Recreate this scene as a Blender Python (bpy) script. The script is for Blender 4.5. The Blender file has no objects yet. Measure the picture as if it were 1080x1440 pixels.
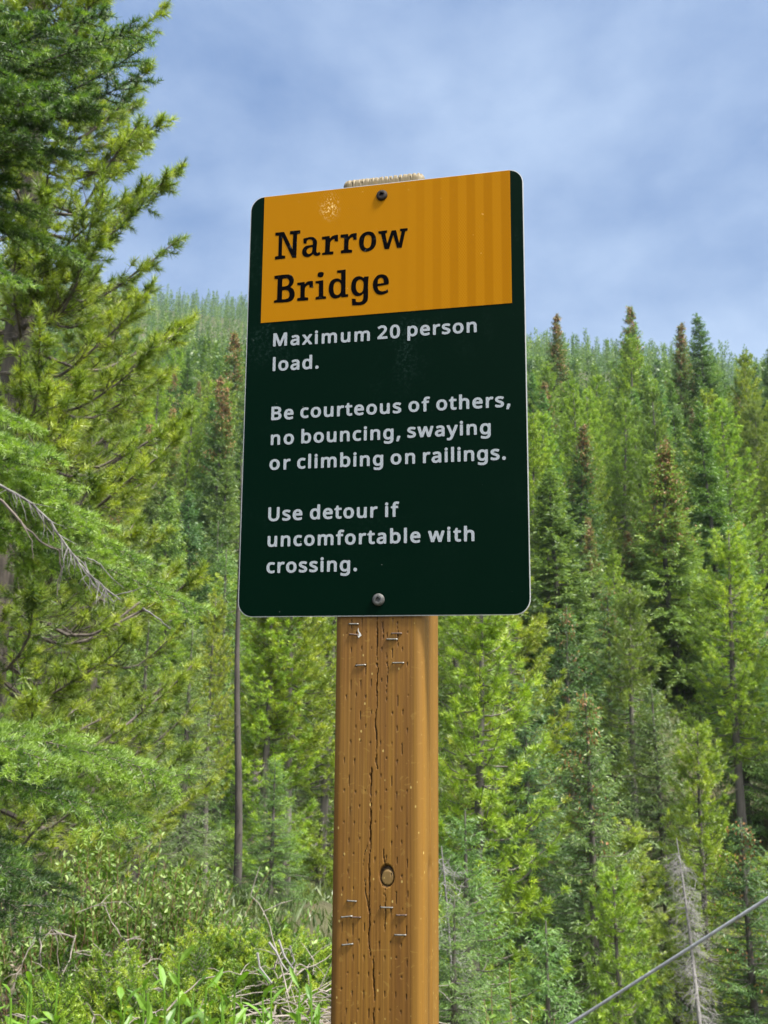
import bpy, math, random
import numpy as np
from mathutils import Vector, Matrix
from mathutils.geometry import tessellate_polygon

sc = bpy.context.scene
COL = sc.collection
rad = math.radians

# ------------------------------------------------------------------ camera
EYE = np.array([0.0, 0.0, 1.5])
FPX, PITCH, ROLL = 1386.0, 0.1718, -0.0037          # focal length in photo pixels, tilt, roll


def rotx(a):
    c, s = math.cos(a), math.sin(a); return np.array([[1, 0, 0], [0, c, -s], [0, s, c]])


def roty(a):
    c, s = math.cos(a), math.sin(a); return np.array([[c, 0, s], [0, 1, 0], [-s, 0, c]])


def rotz(a):
    c, s = math.cos(a), math.sin(a); return np.array([[c, -s, 0], [s, c, 0], [0, 0, 1]])


CR = rotx(PITCH) @ roty(ROLL)
cam = bpy.data.cameras.new('camera')
cam.sensor_fit = 'VERTICAL'; cam.sensor_height = 36.0; cam.sensor_width = 27.0
cam.lens = 36.0 * FPX / 1440.0
cam.clip_start = 0.05; cam.clip_end = 5000.0
cam.dof.use_dof = True; cam.dof.focus_distance = 1.0; cam.dof.aperture_fstop = 22.0
cam_o = bpy.data.objects.new('camera', cam); COL.objects.link(cam_o)
m3 = np.stack([CR[:, 0], CR[:, 2], -CR[:, 1]], 1)
mw = Matrix.Identity(4)
for i in range(3):
    for j in range(3):
        mw[i][j] = m3[i, j]
    mw[i][3] = EYE[i]
cam_o.matrix_world = mw
sc.camera = cam_o

# ------------------------------------------------------------------ world, sun, exposure
SUN_EL, SUN_AZ = rad(56), rad(122)                      # azimuth clockwise from +Y
world = bpy.data.worlds.new('World'); sc.world = world; world.use_nodes = True
wt = world.node_tree; wt.nodes.clear()


def N(tree, kind, **kw):
    n = tree.nodes.new(kind)
    for k, v in kw.items():
        if k.startswith('i_'):
            n.inputs[k[2:].replace('_', ' ')].default_value = v
        else:
            setattr(n, k, v)
    return n


wo = N(wt, 'ShaderNodeOutputWorld'); bg = N(wt, 'ShaderNodeBackground'); bg.inputs['Strength'].default_value = 0.1
sky = N(wt, 'ShaderNodeTexSky', sky_type='NISHITA', sun_disc=False, sun_elevation=SUN_EL, sun_rotation=SUN_AZ,
        air_density=1.0, dust_density=0.6, ozone_density=1.5)
tc = N(wt, 'ShaderNodeTexCoord')
mp = N(wt, 'ShaderNodeMapping'); mp.inputs['Scale'].default_value = (1.0, 1.0, 1.5); mp.inputs['Location'].default_value = (3.1, 2.2, 1.4)
n1 = N(wt, 'ShaderNodeTexNoise'); n1.inputs['Scale'].default_value = 3.3; n1.inputs['Detail'].default_value = 7.0
n1.inputs['Roughness'].default_value = 0.56; n1.inputs['Distortion'].default_value = 0.1
cr = N(wt, 'ShaderNodeValToRGB')
cr.color_ramp.elements[0].position = 0.36; cr.color_ramp.elements[0].color = (0.62, 1.06, 2.08, 1)
cr.color_ramp.elements[1].position = 0.64; cr.color_ramp.elements[1].color = (1.62, 2.12, 3.05, 1)
mx = N(wt, 'ShaderNodeMix', data_type='RGBA'); mx.inputs['Factor'].default_value = 0.92
wt.links.new(tc.outputs['Generated'], mp.inputs['Vector']); wt.links.new(mp.outputs['Vector'], n1.inputs['Vector'])
wt.links.new(n1.outputs['Fac'], cr.inputs['Fac'])
wt.links.new(sky.outputs['Color'], mx.inputs['A']); wt.links.new(cr.outputs['Color'], mx.inputs['B'])
# added sky glow round the sun, unseen behind the camera; brightens sign and foliage
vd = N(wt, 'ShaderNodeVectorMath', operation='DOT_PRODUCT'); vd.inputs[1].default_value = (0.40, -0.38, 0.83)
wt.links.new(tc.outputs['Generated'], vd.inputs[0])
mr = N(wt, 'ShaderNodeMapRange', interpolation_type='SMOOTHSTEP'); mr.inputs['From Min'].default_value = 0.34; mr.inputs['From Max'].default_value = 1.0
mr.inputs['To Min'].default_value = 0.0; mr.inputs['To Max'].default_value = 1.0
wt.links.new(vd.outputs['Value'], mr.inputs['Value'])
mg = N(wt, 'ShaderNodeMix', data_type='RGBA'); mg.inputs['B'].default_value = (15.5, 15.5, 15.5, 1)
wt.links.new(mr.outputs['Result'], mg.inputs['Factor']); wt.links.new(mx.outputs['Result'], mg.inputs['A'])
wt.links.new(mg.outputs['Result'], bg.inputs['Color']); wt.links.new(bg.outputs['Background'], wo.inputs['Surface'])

sun = bpy.data.lights.new('sun', 'SUN'); sun.energy = 3.6; sun.angle = rad(9.0); sun.color = (1.0, 0.94, 0.84)
sun_o = bpy.data.objects.new('sun', sun); COL.objects.link(sun_o)
sd = Vector((math.cos(SUN_EL) * math.sin(SUN_AZ), math.cos(SUN_EL) * math.cos(SUN_AZ), math.sin(SUN_EL)))
sun_o.rotation_euler = sd.to_track_quat('Z', 'Y').to_euler(); sun_o.location = (40, 10, 60)
sc.view_settings.view_transform = 'Standard'; sc.view_settings.look = 'None'
sc.view_settings.exposure = 1.5; sc.view_settings.gamma = 1.0
sc.render.engine = 'CYCLES'
sc.cycles.max_bounces = 7; sc.cycles.diffuse_bounces = 4; sc.cycles.glossy_bounces = 2
sc.cycles.transmission_bounces = 3; sc.cycles.caustics_reflective = False; sc.cycles.caustics_refractive = False

# ------------------------------------------------------------------ helpers


def ray(px, py):
    """direction of a photo pixel (1080x1440)"""
    return CR @ np.array([(px - 540.0) / FPX, 1.0, -(py - 720.0) / FPX])


def at(px, py, Y):
    """world point seen at a photo pixel, Y metres ahead"""
    d = ray(px, py); return EYE + d * (Y / d[1])


def nrm(v):
    return v / np.maximum(np.linalg.norm(v, axis=-1, keepdims=True), 1e-9)


class MB:
    """collects polygons, links them as ONE mesh object"""

    def __init__(self):
        self.v = []; self.q = []; self.t = []; self.n = 0; self.tq = []; self.tt = []

    def quads(self, v, f, tint=None):
        v = np.asarray(v, float); f = np.asarray(f, int)
        self.v.append(v); self.q.append(f + self.n); self.n += len(v)
        self.tq.append(np.full(len(f), 0.5) if tint is None else np.asarray(tint, float) * np.ones(len(f)))

    def tris(self, v, f, tint=None):
        v = np.asarray(v, float); f = np.asarray(f, int)
        self.v.append(v); self.t.append(f + self.n); self.n += len(v)
        self.tt.append(np.full(len(f), 0.5) if tint is None else np.asarray(tint, float) * np.ones(len(f)))

    def tube(self, pts, rads, n=6, cap=True, tint=0.5):
        P = np.asarray(pts, float); K = len(P); r = np.asarray(rads, float) * np.ones(K)
        T = nrm(np.gradient(P, axis=0))
        ref = np.array([0.31, 0.95, 0.05]) if abs(T[:, 2]).mean() > 0.8 else np.array([0.05, 0.1, 1.0])
        A = nrm(np.cross(T, ref)); B = np.cross(T, A)
        a = np.arange(n) * 2 * np.pi / n
        V = P[:, None] + r[:, None, None] * (A[:, None] * np.cos(a)[None, :, None] + B[:, None] * np.sin(a)[None, :, None])
        V = V.reshape(-1, 3)
        i = np.arange(K - 1)[:, None] * n; j = np.arange(n)[None]; k = (j + 1) % n
        F = np.stack([i + j, i + k, i + n + k, i + n + j], -1).reshape(-1, 4)
        self.quads(V, F, tint)
        if cap:
            for e, row in ((0, 0), (K - 1, (K - 1) * n)):
                c = np.vstack([V[row:row + n], P[e]])
                f = [[j, (j + 1) % n, n] for j in range(n)]
                if e == 0: f = [x[::-1] for x in f]
                self.tris(c, f, tint)

    def fronds(self, b, d, L, W, tint, side=None, rng=None):
        b = np.asarray(b, float); n = len(b)
        if n == 0: return
        L = np.asarray(L)[..., None] * np.ones((n, 1)); W = np.asarray(W)[..., None] * np.ones((n, 1))
        s = side if side is not None else rng.normal(size=(n, 3))
        s = nrm(np.cross(d, s))
        m = b + d * L * 0.45
        V = np.stack([b, m + s * W / 2, b + d * L, m - s * W / 2], 1).reshape(-1, 3)
        F = np.arange(n * 4).reshape(-1, 4)
        self.quads(V, F, tint)

    def needles(self, b, d, L, W, tint, rng):
        n = len(b)
        if n == 0: return
        L = np.asarray(L)[..., None] * np.ones((n, 1)); W = np.asarray(W)[..., None] * np.ones((n, 1))
        s = nrm(np.cross(d, rng.normal(size=(n, 3))))
        V = np.stack([b - s * W / 2, b + s * W / 2, b + d * L], 1).reshape(-1, 3)
        self.tris(V, np.arange(n * 3).reshape(-1, 3), tint)

    def mesh(self, name, smooth=False):
        me = bpy.data.meshes.new(name)
        V = np.vstack(self.v).astype(np.float32)
        Q = np.vstack(self.q) if self.q else np.zeros((0, 4), int)
        T = np.vstack(self.t) if self.t else np.zeros((0, 3), int)
        nq, nt = len(Q), len(T)
        me.vertices.add(len(V)); me.vertices.foreach_set('co', V.ravel())
        me.loops.add(nq * 4 + nt * 3)
        me.loops.foreach_set('vertex_index', np.concatenate([Q.ravel(), T.ravel()]).astype(np.int32))
        me.polygons.add(nq + nt)
        me.polygons.foreach_set('loop_start', np.concatenate([np.arange(nq) * 4, nq * 4 + np.arange(nt) * 3]).astype(np.int32))
        me.update(calc_edges=True)
        tint = np.concatenate((self.tq if self.q else []) + (self.tt if self.t else [])).astype(np.float32)
        a = me.attributes.new('tint', 'FLOAT', 'FACE'); a.data.foreach_set('value', tint)
        me.polygons.foreach_set('use_smooth', np.full(nq + nt, smooth))
        me.update()
        return me

    def build(self, name, mat, parent=None, smooth=False):
        o = bpy.data.objects.new(name, self.mesh(name, smooth)); COL.objects.link(o)
        o.data.materials.append(mat)
        if parent: o.parent = parent
        return o


def box(mb, x0, x1, y0, y1, z0, z1):
    v = [(x, y, z) for z in (z0, z1) for y in (y0, y1) for x in (x0, x1)]
    f = [(0, 2, 3, 1), (4, 5, 7, 6), (0, 1, 5, 4), (1, 3, 7, 5), (3, 2, 6, 7), (2, 0, 4, 6)]
    mb.quads(v, f)


def tag(o, label, cat, group=None, kind=None):
    o['label'] = label; o['category'] = cat
    if group: o['group'] = group
    if kind: o['kind'] = kind
    return o


def empty(name, loc, rz=0.0):
    o = bpy.data.objects.new(name, None); COL.objects.link(o); o.location = loc; o.rotation_euler = (0, 0, rz)
    o.empty_display_size = 0.2
    return o


def copy_tree(o, parent=None):
    c = o.copy(); COL.objects.link(c)
    if parent: c.parent = parent
    for ch in list(o.children): copy_tree(ch, c)
    return c


# ------------------------------------------------------------------ materials
def mat_new(name):
    m = bpy.data.materials.new(name); m.use_nodes = True
    t = m.node_tree; t.nodes.clear()
    return m, t, N(t, 'ShaderNodeOutputMaterial')


def mathn(t, op, a, b=None, c=None):
    n = N(t, 'ShaderNodeMath', operation=op)
    for i, v in enumerate((a, b, c)):
        if v is None: continue
        if isinstance(v, (int, float)): n.inputs[i].default_value = v
        else: t.links.new(v, n.inputs[i])
    return n.outputs[0]


def mixc(t, f, a, b, mode='MIX'):
    n = N(t, 'ShaderNodeMix', data_type='RGBA', blend_type=mode)
    for k, v in (('Factor', f), ('A', a), ('B', b)):
        if isinstance(v, (int, float)): n.inputs[k].default_value = v
        elif isinstance(v, tuple): n.inputs[k].default_value = (*v, 1.0) if len(v) == 3 else v
        else: t.links.new(v, n.inputs[k])
    return n.outputs['Result']


def ramp(t, f, stops):
    n = N(t, 'ShaderNodeValToRGB')
    while len(n.color_ramp.elements) < len(stops): n.color_ramp.elements.new(0.5)
    for e, (p, c) in zip(n.color_ramp.elements, stops):
        e.position = p; e.color = (*c, 1.0)
    t.links.new(f, n.inputs['Fac'])
    return n.outputs['Color']


def noise(t, vec, scale, detail=3.0, rough=0.5, dist=0.0):
    n = N(t, 'ShaderNodeTexNoise')
    n.inputs['Scale'].default_value = scale; n.inputs['Detail'].default_value = detail
    n.inputs['Roughness'].default_value = rough; n.inputs['Distortion'].default_value = dist
    if vec is not None: t.links.new(vec, n.inputs['Vector'])
    return n.outputs['Fac']


def objcoord(t, scale=(1, 1, 1)):
    c = N(t, 'ShaderNodeTexCoord'); m = N(t, 'ShaderNodeMapping'); m.inputs['Scale'].default_value = scale
    t.links.new(c.outputs['Object'], m.inputs['Vector'])
    return m.outputs['Vector']


def foliage(name, lo, mid, hi, trans=0.35, gloss=0.06, rough=0.5):
    """leaf material: per-leaf tint between three hues, times the object's own colour"""
    m, t, out = mat_new(name)
    a = N(t, 'ShaderNodeAttribute', attribute_name='tint')
    col = ramp(t, a.outputs['Fac'], [(0.0, lo), (0.5, mid), (1.0, hi)])
    oi = N(t, 'ShaderNodeObjectInfo')
    col = mixc(t, 1.0, col, oi.outputs['Color'], 'MULTIPLY')
    di = N(t, 'ShaderNodeBsdfDiffuse'); tr = N(t, 'ShaderNodeBsdfTranslucent'); gl = N(t, 'ShaderNodeBsdfGlossy')
    gl.inputs['Roughness'].default_value = rough
    t.links.new(col, di.inputs['Color'])
    tcol = mixc(t, 1.0, col, (1.15, 1.2, 0.6), 'MULTIPLY'); t.links.new(tcol, tr.inputs['Color'])
    m1 = N(t, 'ShaderNodeMixShader'); m1.inputs[0].default_value = trans
    t.links.new(di.outputs[0], m1.inputs[1]); t.links.new(tr.outputs[0], m1.inputs[2])
    m2 = N(t, 'ShaderNodeMixShader'); m2.inputs[0].default_value = gloss
    t.links.new(m1.outputs[0], m2.inputs[1]); t.links.new(gl.outputs[0], m2.inputs[2])
    t.links.new(m2.outputs[0], out.inputs['Surface'])
    return m


def principled(name, rough=0.6, metal=0.0, spec=0.5):
    m, t, out = mat_new(name)
    p = N(t, 'ShaderNodeBsdfPrincipled'); p.inputs['Roughness'].default_value = rough
    p.inputs['Metallic'].default_value = metal; p.inputs['Specular IOR Level'].default_value = spec
    t.links.new(p.outputs[0], out.inputs['Surface'])
    return m, t, p


def noisy(name, a, b, scale, rough=0.7, metal=0.0, stretch=(1, 1, 1), bump=0.0, detail=4.0):
    m, t, p = principled(name, rough, metal)
    v = objcoord(t, stretch); f = noise(t, v, scale, detail, 0.6)
    t.links.new(ramp(t, f, [(0.3, a), (0.7, b)]), p.inputs['Base Color'])
    if bump:
        bn = N(t, 'ShaderNodeBump'); bn.inputs['Strength'].default_value = bump; bn.inputs['Distance'].default_value = 0.02
        t.links.new(f, bn.inputs['Height']); t.links.new(bn.outputs[0], p.inputs['Normal'])
    return m


M = {}
M['spruce'] = foliage('spruce_needles', (0.055, 0.105, 0.034), (0.135, 0.22, 0.056), (0.235, 0.315, 0.075), 0.4)
M['pine'] = foliage('pine_needles', (0.075, 0.13, 0.018), (0.175, 0.255, 0.028), (0.31, 0.37, 0.045), 0.4)
M['near_pine'] = foliage('near_pine_needles', (0.045, 0.09, 0.01), (0.18, 0.27, 0.02), (0.37, 0.44, 0.04), 0.42)
M['near_spruce'] = foliage('near_spruce_needles', (0.02, 0.05, 0.012), (0.065, 0.145, 0.02), (0.24, 0.37, 0.045), 0.42)
M['juniper'] = foliage('juniper_needles', (0.03, 0.085, 0.008), (0.13, 0.25, 0.014), (0.33, 0.42, 0.03), 0.4)
M['willow_leaf'] = foliage('willow_leaves', (0.035, 0.08, 0.008), (0.1, 0.185, 0.016), (0.3, 0.4, 0.14), 0.38, 0.03)
M['broad_leaf'] = foliage('broad_leaves', (0.05, 0.13, 0.01), (0.13, 0.27, 0.02), (0.27, 0.42, 0.07), 0.42, 0.05)
M['cones'] = foliage('cones', (0.16, 0.075, 0.022), (0.3, 0.145, 0.05), (0.42, 0.22, 0.085), 0.1)
M['undergrowth'] = foliage('undergrowth_leaves', (0.035, 0.065, 0.014), (0.075, 0.12, 0.024), (0.14, 0.17, 0.05), 0.35)
M['dry'] = foliage('dry_litter', (0.07, 0.045, 0.03), (0.16, 0.12, 0.085), (0.3, 0.26, 0.21), 0.05)
M['bark'] = noisy('bark', (0.035, 0.03, 0.026), (0.15, 0.125, 0.105), 14.0, 0.9, 0, (1, 1, 0.25), 0.6)
M['bark_far'] = noisy('grey_bark', (0.05, 0.045, 0.04), (0.17, 0.15, 0.13), 3.0, 0.9, 0, (1, 1, 0.3))
M['bark_dead'] = noisy('dead_wood', (0.17, 0.16, 0.15), (0.42, 0.4, 0.38), 9.0, 0.85, 0, (1, 1, 0.3))
M['limb'] = noisy('grey_limb', (0.045, 0.042, 0.04), (0.16, 0.155, 0.15), 40.0, 0.85)
M['snag'] = noisy('grey_snag', (0.11, 0.105, 0.1), (0.26, 0.25, 0.245), 9.0, 0.85, 0, (1, 1, 0.3))
M['bark_dark'] = noisy('dark_bark', (0.018, 0.016, 0.014), (0.07, 0.06, 0.052), 11.0, 0.9, 0, (1, 1, 0.22), 0.6)
M['brush'] = noisy('dry_brush', (0.1, 0.085, 0.07), (0.27, 0.24, 0.21), 25.0, 0.9)
M['twig_red'] = noisy('red_twig', (0.1, 0.05, 0.03), (0.2, 0.11, 0.06), 20.0, 0.8)

# ------------------------------------------------------------------ terrain
RX = [(-80, 6), (0, 0), (1.2, 0), (3, -0.35), (5, -1.7), (8, -4.2), (15, -8.6), (22, -10.2), (30, -8.6), (42, -3.6), (55, 1.6), (100, 18.5), (180, 47),
      (300, 96), (450, 160), (600, 222), (680, 238), (900, 215), (1600, 120)]
LX = [(-80, 6), (0, 0), (3, 0), (6, -0.15), (10, -0.75), (15, -1.7), (20, -2.9), (27, -4.2), (35, -3.8), (45, -1.2), (55, 2.0), (100, 18.5), (180, 47),
      (300, 96), (450, 160), (600, 222), (680, 238), (900, 215), (1600, 120)]


def hgt(x, y):
    x = np.asarray(x, float); y = np.asarray(y, float)
    r = np.interp(y, *zip(*RX)); l = np.interp(y, *zip(*LX))
    s = np.clip((x + 0.06 * np.clip(y, 0, 60) * 0.5 + 0.4) / (1.6 + 0.12 * np.clip(y, 0, 60)), 0, 1); s = s * s * (3 - 2 * s)
    z = l + (r - l) * s
    hill = np.clip((y - 60) / 200, 0, 1)
    z = z * (1 + (-0.024 - 0.00063 * np.clip(x, -450, 450)) * hill)
    und = (np.sin(x * 0.021 + y * 0.013 + 1.0) * 3.5 + np.sin(x * 0.047 - y * 0.031 + 2.0) * 1.7) * hill
    mid = np.clip((y - 6) / 30, 0, 1) * (0.35 * np.sin(x * 0.31 + y * 0.2) + 0.25 * np.sin(x * 0.7 - y * 0.45 + 1.3))
    near = 0.03 * np.sin(x * 2.1 + y * 1.3) + 0.025 * np.sin(x * 4.3 - y * 3.1 + 0.6)
    return z + und + mid + near


def gp(x, y, dz=0.0):
    return np.array([x, y, float(hgt(x, y)) + dz])


nu, nv = 200, 300
u = np.linspace(-1, 1, nu); v = np.linspace(0, 1, nv)
X = np.sign(u) * (8 * np.abs(u) + 1300 * np.abs(u) ** 4)
Yv = -60 + 75 * v + 1500 * np.clip((v - 0.15) / 0.85, 0, 1) ** 2.6
GX, GY = np.meshgrid(X, Yv)
gm = MB()
ii = np.arange(nv - 1)[:, None] * nu + np.arange(nu - 1)[None]
gm.quads(np.stack([GX, GY, hgt(GX, GY)], -1).reshape(-1, 3), np.stack([ii, ii + 1, ii + nu + 1, ii + nu], -1).reshape(-1, 4))
mt, t, p = principled('forest_floor', 0.95, 0, 0.2)
oc = N(t, 'ShaderNodeTexCoord').outputs['Object']
f1 = noise(t, oc, 0.35, 6, 0.65); f2 = noise(t, oc, 9.0, 5, 0.7); f3 = noise(t, oc, 0.09, 3, 0.5)
c1 = ramp(t, f1, [(0.32, (0.025, 0.036, 0.012)), (0.5, (0.045, 0.057, 0.02)), (0.7, (0.075, 0.068, 0.036))])
c2 = ramp(t, f2, [(0.3, (0.045, 0.032, 0.022)), (0.65, (0.13, 0.1, 0.07))])
cc = mixc(t, 0.45, c1, c2)
gr = ramp(t, f3, [(0.45, (0, 0, 0)), (0.62, (1, 1, 1))])
cc = mixc(t, mathn(t, 'MULTIPLY', gr, 0.55), cc, (0.06, 0.075, 0.026))
gx = N(t, 'ShaderNodeSeparateXYZ'); t.links.new(oc, gx.inputs[0])
dxy = mathn(t, 'SQRT', mathn(t, 'ADD', mathn(t, 'POWER', mathn(t, 'SUBTRACT', gx.outputs[0], 22.0), 2.0), mathn(t, 'POWER', mathn(t, 'MULTIPLY', mathn(t, 'SUBTRACT', gx.outputs[1], 56.0), 0.7), 2.0)))
clear = ramp(t, mathn(t, 'ADD', mathn(t, 'MULTIPLY', dxy, 0.05), mathn(t, 'MULTIPLY', f1, 0.3)), [(0.5, (1, 1, 1)), (0.75, (0, 0, 0))])
cc = mixc(t, mathn(t, 'MULTIPLY', clear, 0.8), cc, mixc(t, ramp(t, mathn(t, 'ADD', mathn(t, 'MULTIPLY', mathn(t, 'SUBTRACT', gx.outputs[1], 60.0), 0.25), f1), [(0.0, (0, 0, 0)), (1.0, (1, 1, 1))]), mixc(t, f2, (0.09, 0.115, 0.035), (0.14, 0.145, 0.065)), (0.17, 0.115, 0.09)))
t.links.new(cc, p.inputs['Base Color'])
bn = N(t, 'ShaderNodeBump'); bn.inputs['Strength'].default_value = 0.8; bn.inputs['Distance'].default_value = 0.05
t.links.new(f2, bn.inputs['Height']); t.links.new(bn.outputs[0], p.inputs['Normal'])
go = gm.build('ground', mt, smooth=True); go['kind'] = 'structure'

# ------------------------------------------------------------------ the trail sign
SW, SH, SC = 0.2959, 0.4572, np.array([-0.0035, 0.9708, 1.5 + 0.2933])
SM = rotz(-0.2313) @ roty(0.0037)
Zs = SC[2] / SM[2, 2]                                    # sign centre's height along the post
base = SC - SM @ np.array([0, 0, Zs])
root = empty('trail_sign', base)
root.rotation_euler = (0, 0.0037, -0.2313)
tag(root, 'dark green and orange Narrow Bridge notice bolted to a wooden post', 'sign')


def sx(px, py, y=0.0):
    """sign-plane coordinates (x, z from the ground) of a photo pixel"""
    d = SM.T @ ray(px, py); o = SM.T @ (EYE - base)
    k = (y - o[1]) / d[1]
    q = o + d * k
    return float(q[0]), float(q[2])


def rrect(w, h, r, k=10):
    P = []
    for cx, cz, a0 in ((w / 2 - r, h / 2 - r, 0), (-w / 2 + r, h / 2 - r, 90), (-w / 2 + r, -h / 2 + r, 180), (w / 2 - r, -h / 2 + r, 270)):
        for i in range(k + 1):
            a = rad(a0 + 90 * i / k); P.append((cx + r * math.cos(a), cz + r * math.sin(a)))
    return P


def poly_mesh(mb, polys, y, depth=0.0):
    """filled flat outline(s) with holes in the plane y, facing -y, with a rim of the given depth"""
    def area(P): return sum(P[i][0] * P[(i + 1) % len(P)][1] - P[(i + 1) % len(P)][0] * P[i][1] for i in range(len(P))) / 2

    def inside(pt, P):
        c = False
        for i in range(len(P)):
            a, b = P[i], P[i - 1]
            if (a[1] > pt[1]) != (b[1] > pt[1]) and pt[0] < (b[0] - a[0]) * (pt[1] - a[1]) / (b[1] - a[1]) + a[0]: c = not c
        return c
    depthc = [sum(inside(P[0], Q) for Q in polys if Q is not P) for P in polys]
    for P, dc in zip(polys, depthc):
        if dc % 2: continue
        holes = [Q for Q, d2 in zip(polys, depthc) if d2 == dc + 1 and inside(Q[0], P)]
        rings = [P if area(P) > 0 else P[::-1]] + [Q if area(Q) < 0 else Q[::-1] for Q in holes]
        tri = tessellate_polygon([[Vector((a, b, 0)) for a, b in R] for R in rings])
        V = [(a, y, b) for R in rings for a, b in R]
        F = []
        for a, b, c in tri:
            n = (V[b][0] - V[a][0]) * (V[c][2] - V[a][2]) - (V[c][0] - V[a][0]) * (V[b][2] - V[a][2])
            F.append((a, b, c) if n > 0 else (a, c, b))
        mb.tris(V, F)
        if depth:
            for R in rings:
                n = len(R)
                V2 = [(a, y, b) for a, b in R] + [(a, y + depth, b) for a, b in R]
                mb.quads(V2, [(i, n + i, n + (i + 1) % n, (i + 1) % n) for i in range(n)])


# -- materials of the sign
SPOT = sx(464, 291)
def sheet_mat(name, base_c, kind):
    """retro-reflective sheeting: a fine diamond lattice, faint bands and scuffs"""
    m, t, p = principled(name, 0.5 if kind != 'green' else 0.42, 0, 0.03 if kind != 'white' else 0.1)
    c = N(t, 'ShaderNodeTexCoord'); s = N(t, 'ShaderNodeSeparateXYZ'); t.links.new(c.outputs['Object'], s.inputs[0])
    x, z = s.outputs[0], s.outputs[2]
    pitch = 0.0026
    a = mathn(t, 'MULTIPLY', mathn(t, 'ADD', x, mathn(t, 'MULTIPLY', z, 0.62)), 1 / pitch)
    b = mathn(t, 'MULTIPLY', mathn(t, 'SUBTRACT', x, mathn(t, 'MULTIPLY', z, 0.62)), 1 / pitch)
    la = mathn(t, 'PINGPONG', a, 0.5); lb = mathn(t, 'PINGPONG', b, 0.5)
    lat = mathn(t, 'MINIMUM', la, lb)                                        # 0 on the lattice lines
    line = ramp(t, lat, [(0.02, (1, 1, 1)), (0.16, (0, 0, 0))])
    nz = noise(t, c.outputs['Object'], 55, 5, 0.75)
    scuff = noise(t, c.outputs['Object'], 11, 3, 0.6, 0.4)
    fine = noise(t, c.outputs['Object'], 700, 2, 0.6)
    if kind == 'orange':
        band = mathn(t, 'PINGPONG', mathn(t, 'MULTIPLY', mathn(t, 'ADD', x, 0.004), 1 / 0.0178), 0.5)
        bm = ramp(t, band, [(0.2, (0, 0, 0)), (0.3, (1, 1, 1))])
        side = ramp(t, x, [(0.0, (0.06, 0.06, 0.06)), (0.09, (1, 1, 1))])
        col = mixc(t, mathn(t, 'MULTIPLY', mathn(t, 'MULTIPLY', bm, side), 0.10), base_c, (base_c[0] * 0.66, base_c[1] * 0.56, base_c[2]))
        lc = mixc(t, mathn(t, 'MULTIPLY', bm, side), (base_c[0] * 1.2, base_c[1] * 1.32, base_c[2] + 0.008), (base_c[0] * 0.8, base_c[1] * 0.78, 0.004))
        col = mixc(t, mathn(t, 'MULTIPLY', line, 0.8), col, lc)
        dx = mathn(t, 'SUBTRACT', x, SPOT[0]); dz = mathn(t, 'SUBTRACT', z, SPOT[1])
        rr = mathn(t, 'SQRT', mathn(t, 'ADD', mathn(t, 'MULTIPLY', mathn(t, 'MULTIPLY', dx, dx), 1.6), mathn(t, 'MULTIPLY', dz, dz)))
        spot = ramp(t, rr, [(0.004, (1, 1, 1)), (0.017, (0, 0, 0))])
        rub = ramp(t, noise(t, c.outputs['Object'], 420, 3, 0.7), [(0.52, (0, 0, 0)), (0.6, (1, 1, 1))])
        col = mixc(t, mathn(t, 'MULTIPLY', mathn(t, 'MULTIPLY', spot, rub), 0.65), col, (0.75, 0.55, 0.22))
        speck = ramp(t, noise(t, c.outputs['Object'], 230, 2, 0.5), [(0.74, (0, 0, 0)), (0.78, (1, 1, 1))])
        col = mixc(t, mathn(t, 'MULTIPLY', speck, 0.35), col, (0.75, 0.5, 0.18))
    elif kind == 'white':
        cell = N(t, 'ShaderNodeTexVoronoi'); cell.inputs['Scale'].default_value = 520; t.links.new(c.outputs['Object'], cell.inputs['Vector'])
        mot = ramp(t, cell.outputs['Distance'], [(0.15, (1, 1, 1)), (0.65, (0, 0, 0))])
        col = mixc(t, mathn(t, 'MULTIPLY', line, 0.6), base_c, (base_c[0] * 0.45, base_c[1] * 0.5, base_c[2] * 0.52))
        col = mixc(t, mathn(t, 'MULTIPLY', mot, 0.25), col, (base_c[0] * 1.25, base_c[1] * 1.25, base_c[2] * 1.25))
        wear = ramp(t, nz, [(0.62, (0, 0, 0)), (0.7, (1, 1, 1))])
        col = mixc(t, mathn(t, 'MULTIPLY', wear, 0.3), col, (0.1, 0.13, 0.13))
    else:
        w1 = ramp(t, scuff, [(0.52, (0, 0, 0)), (0.72, (1, 1, 1))])
        w2 = ramp(t, noise(t, c.outputs['Object'], 260, 4, 0.8), [(0.5, (0, 0, 0)), (0.72, (1, 1, 1))])
        up = ramp(t, mathn(t, 'SUBTRACT', z, Zs - 0.02), [(0.0, (0.1, 0.1, 0.1)), (0.09, (1, 1, 1))])
        k = mathn(t, 'MULTIPLY', mathn(t, 'MULTIPLY', mathn(t, 'MULTIPLY', w1, w2), up), 0.5)
        col = mixc(t, k, base_c, (0.06, 0.11, 0.1))
        speck = ramp(t, noise(t, c.outputs['Object'], 210, 1, 0.5), [(0.79, (0, 0, 0)), (0.81, (1, 1, 1))])
        col = mixc(t, mathn(t, 'MULTIPLY', speck, 0.35), col, (0.35, 0.4, 0.38))
    t.links.new(col, p.inputs['Base Color'])
    bn = N(t, 'ShaderNodeBump'); bn.inputs['Strength'].default_value = 0.08; bn.inputs['Distance'].default_value = 0.0004
    t.links.new(fine, bn.inputs['Height']); t.links.new(bn.outputs[0], p.inputs['Normal'])
    return m


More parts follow.
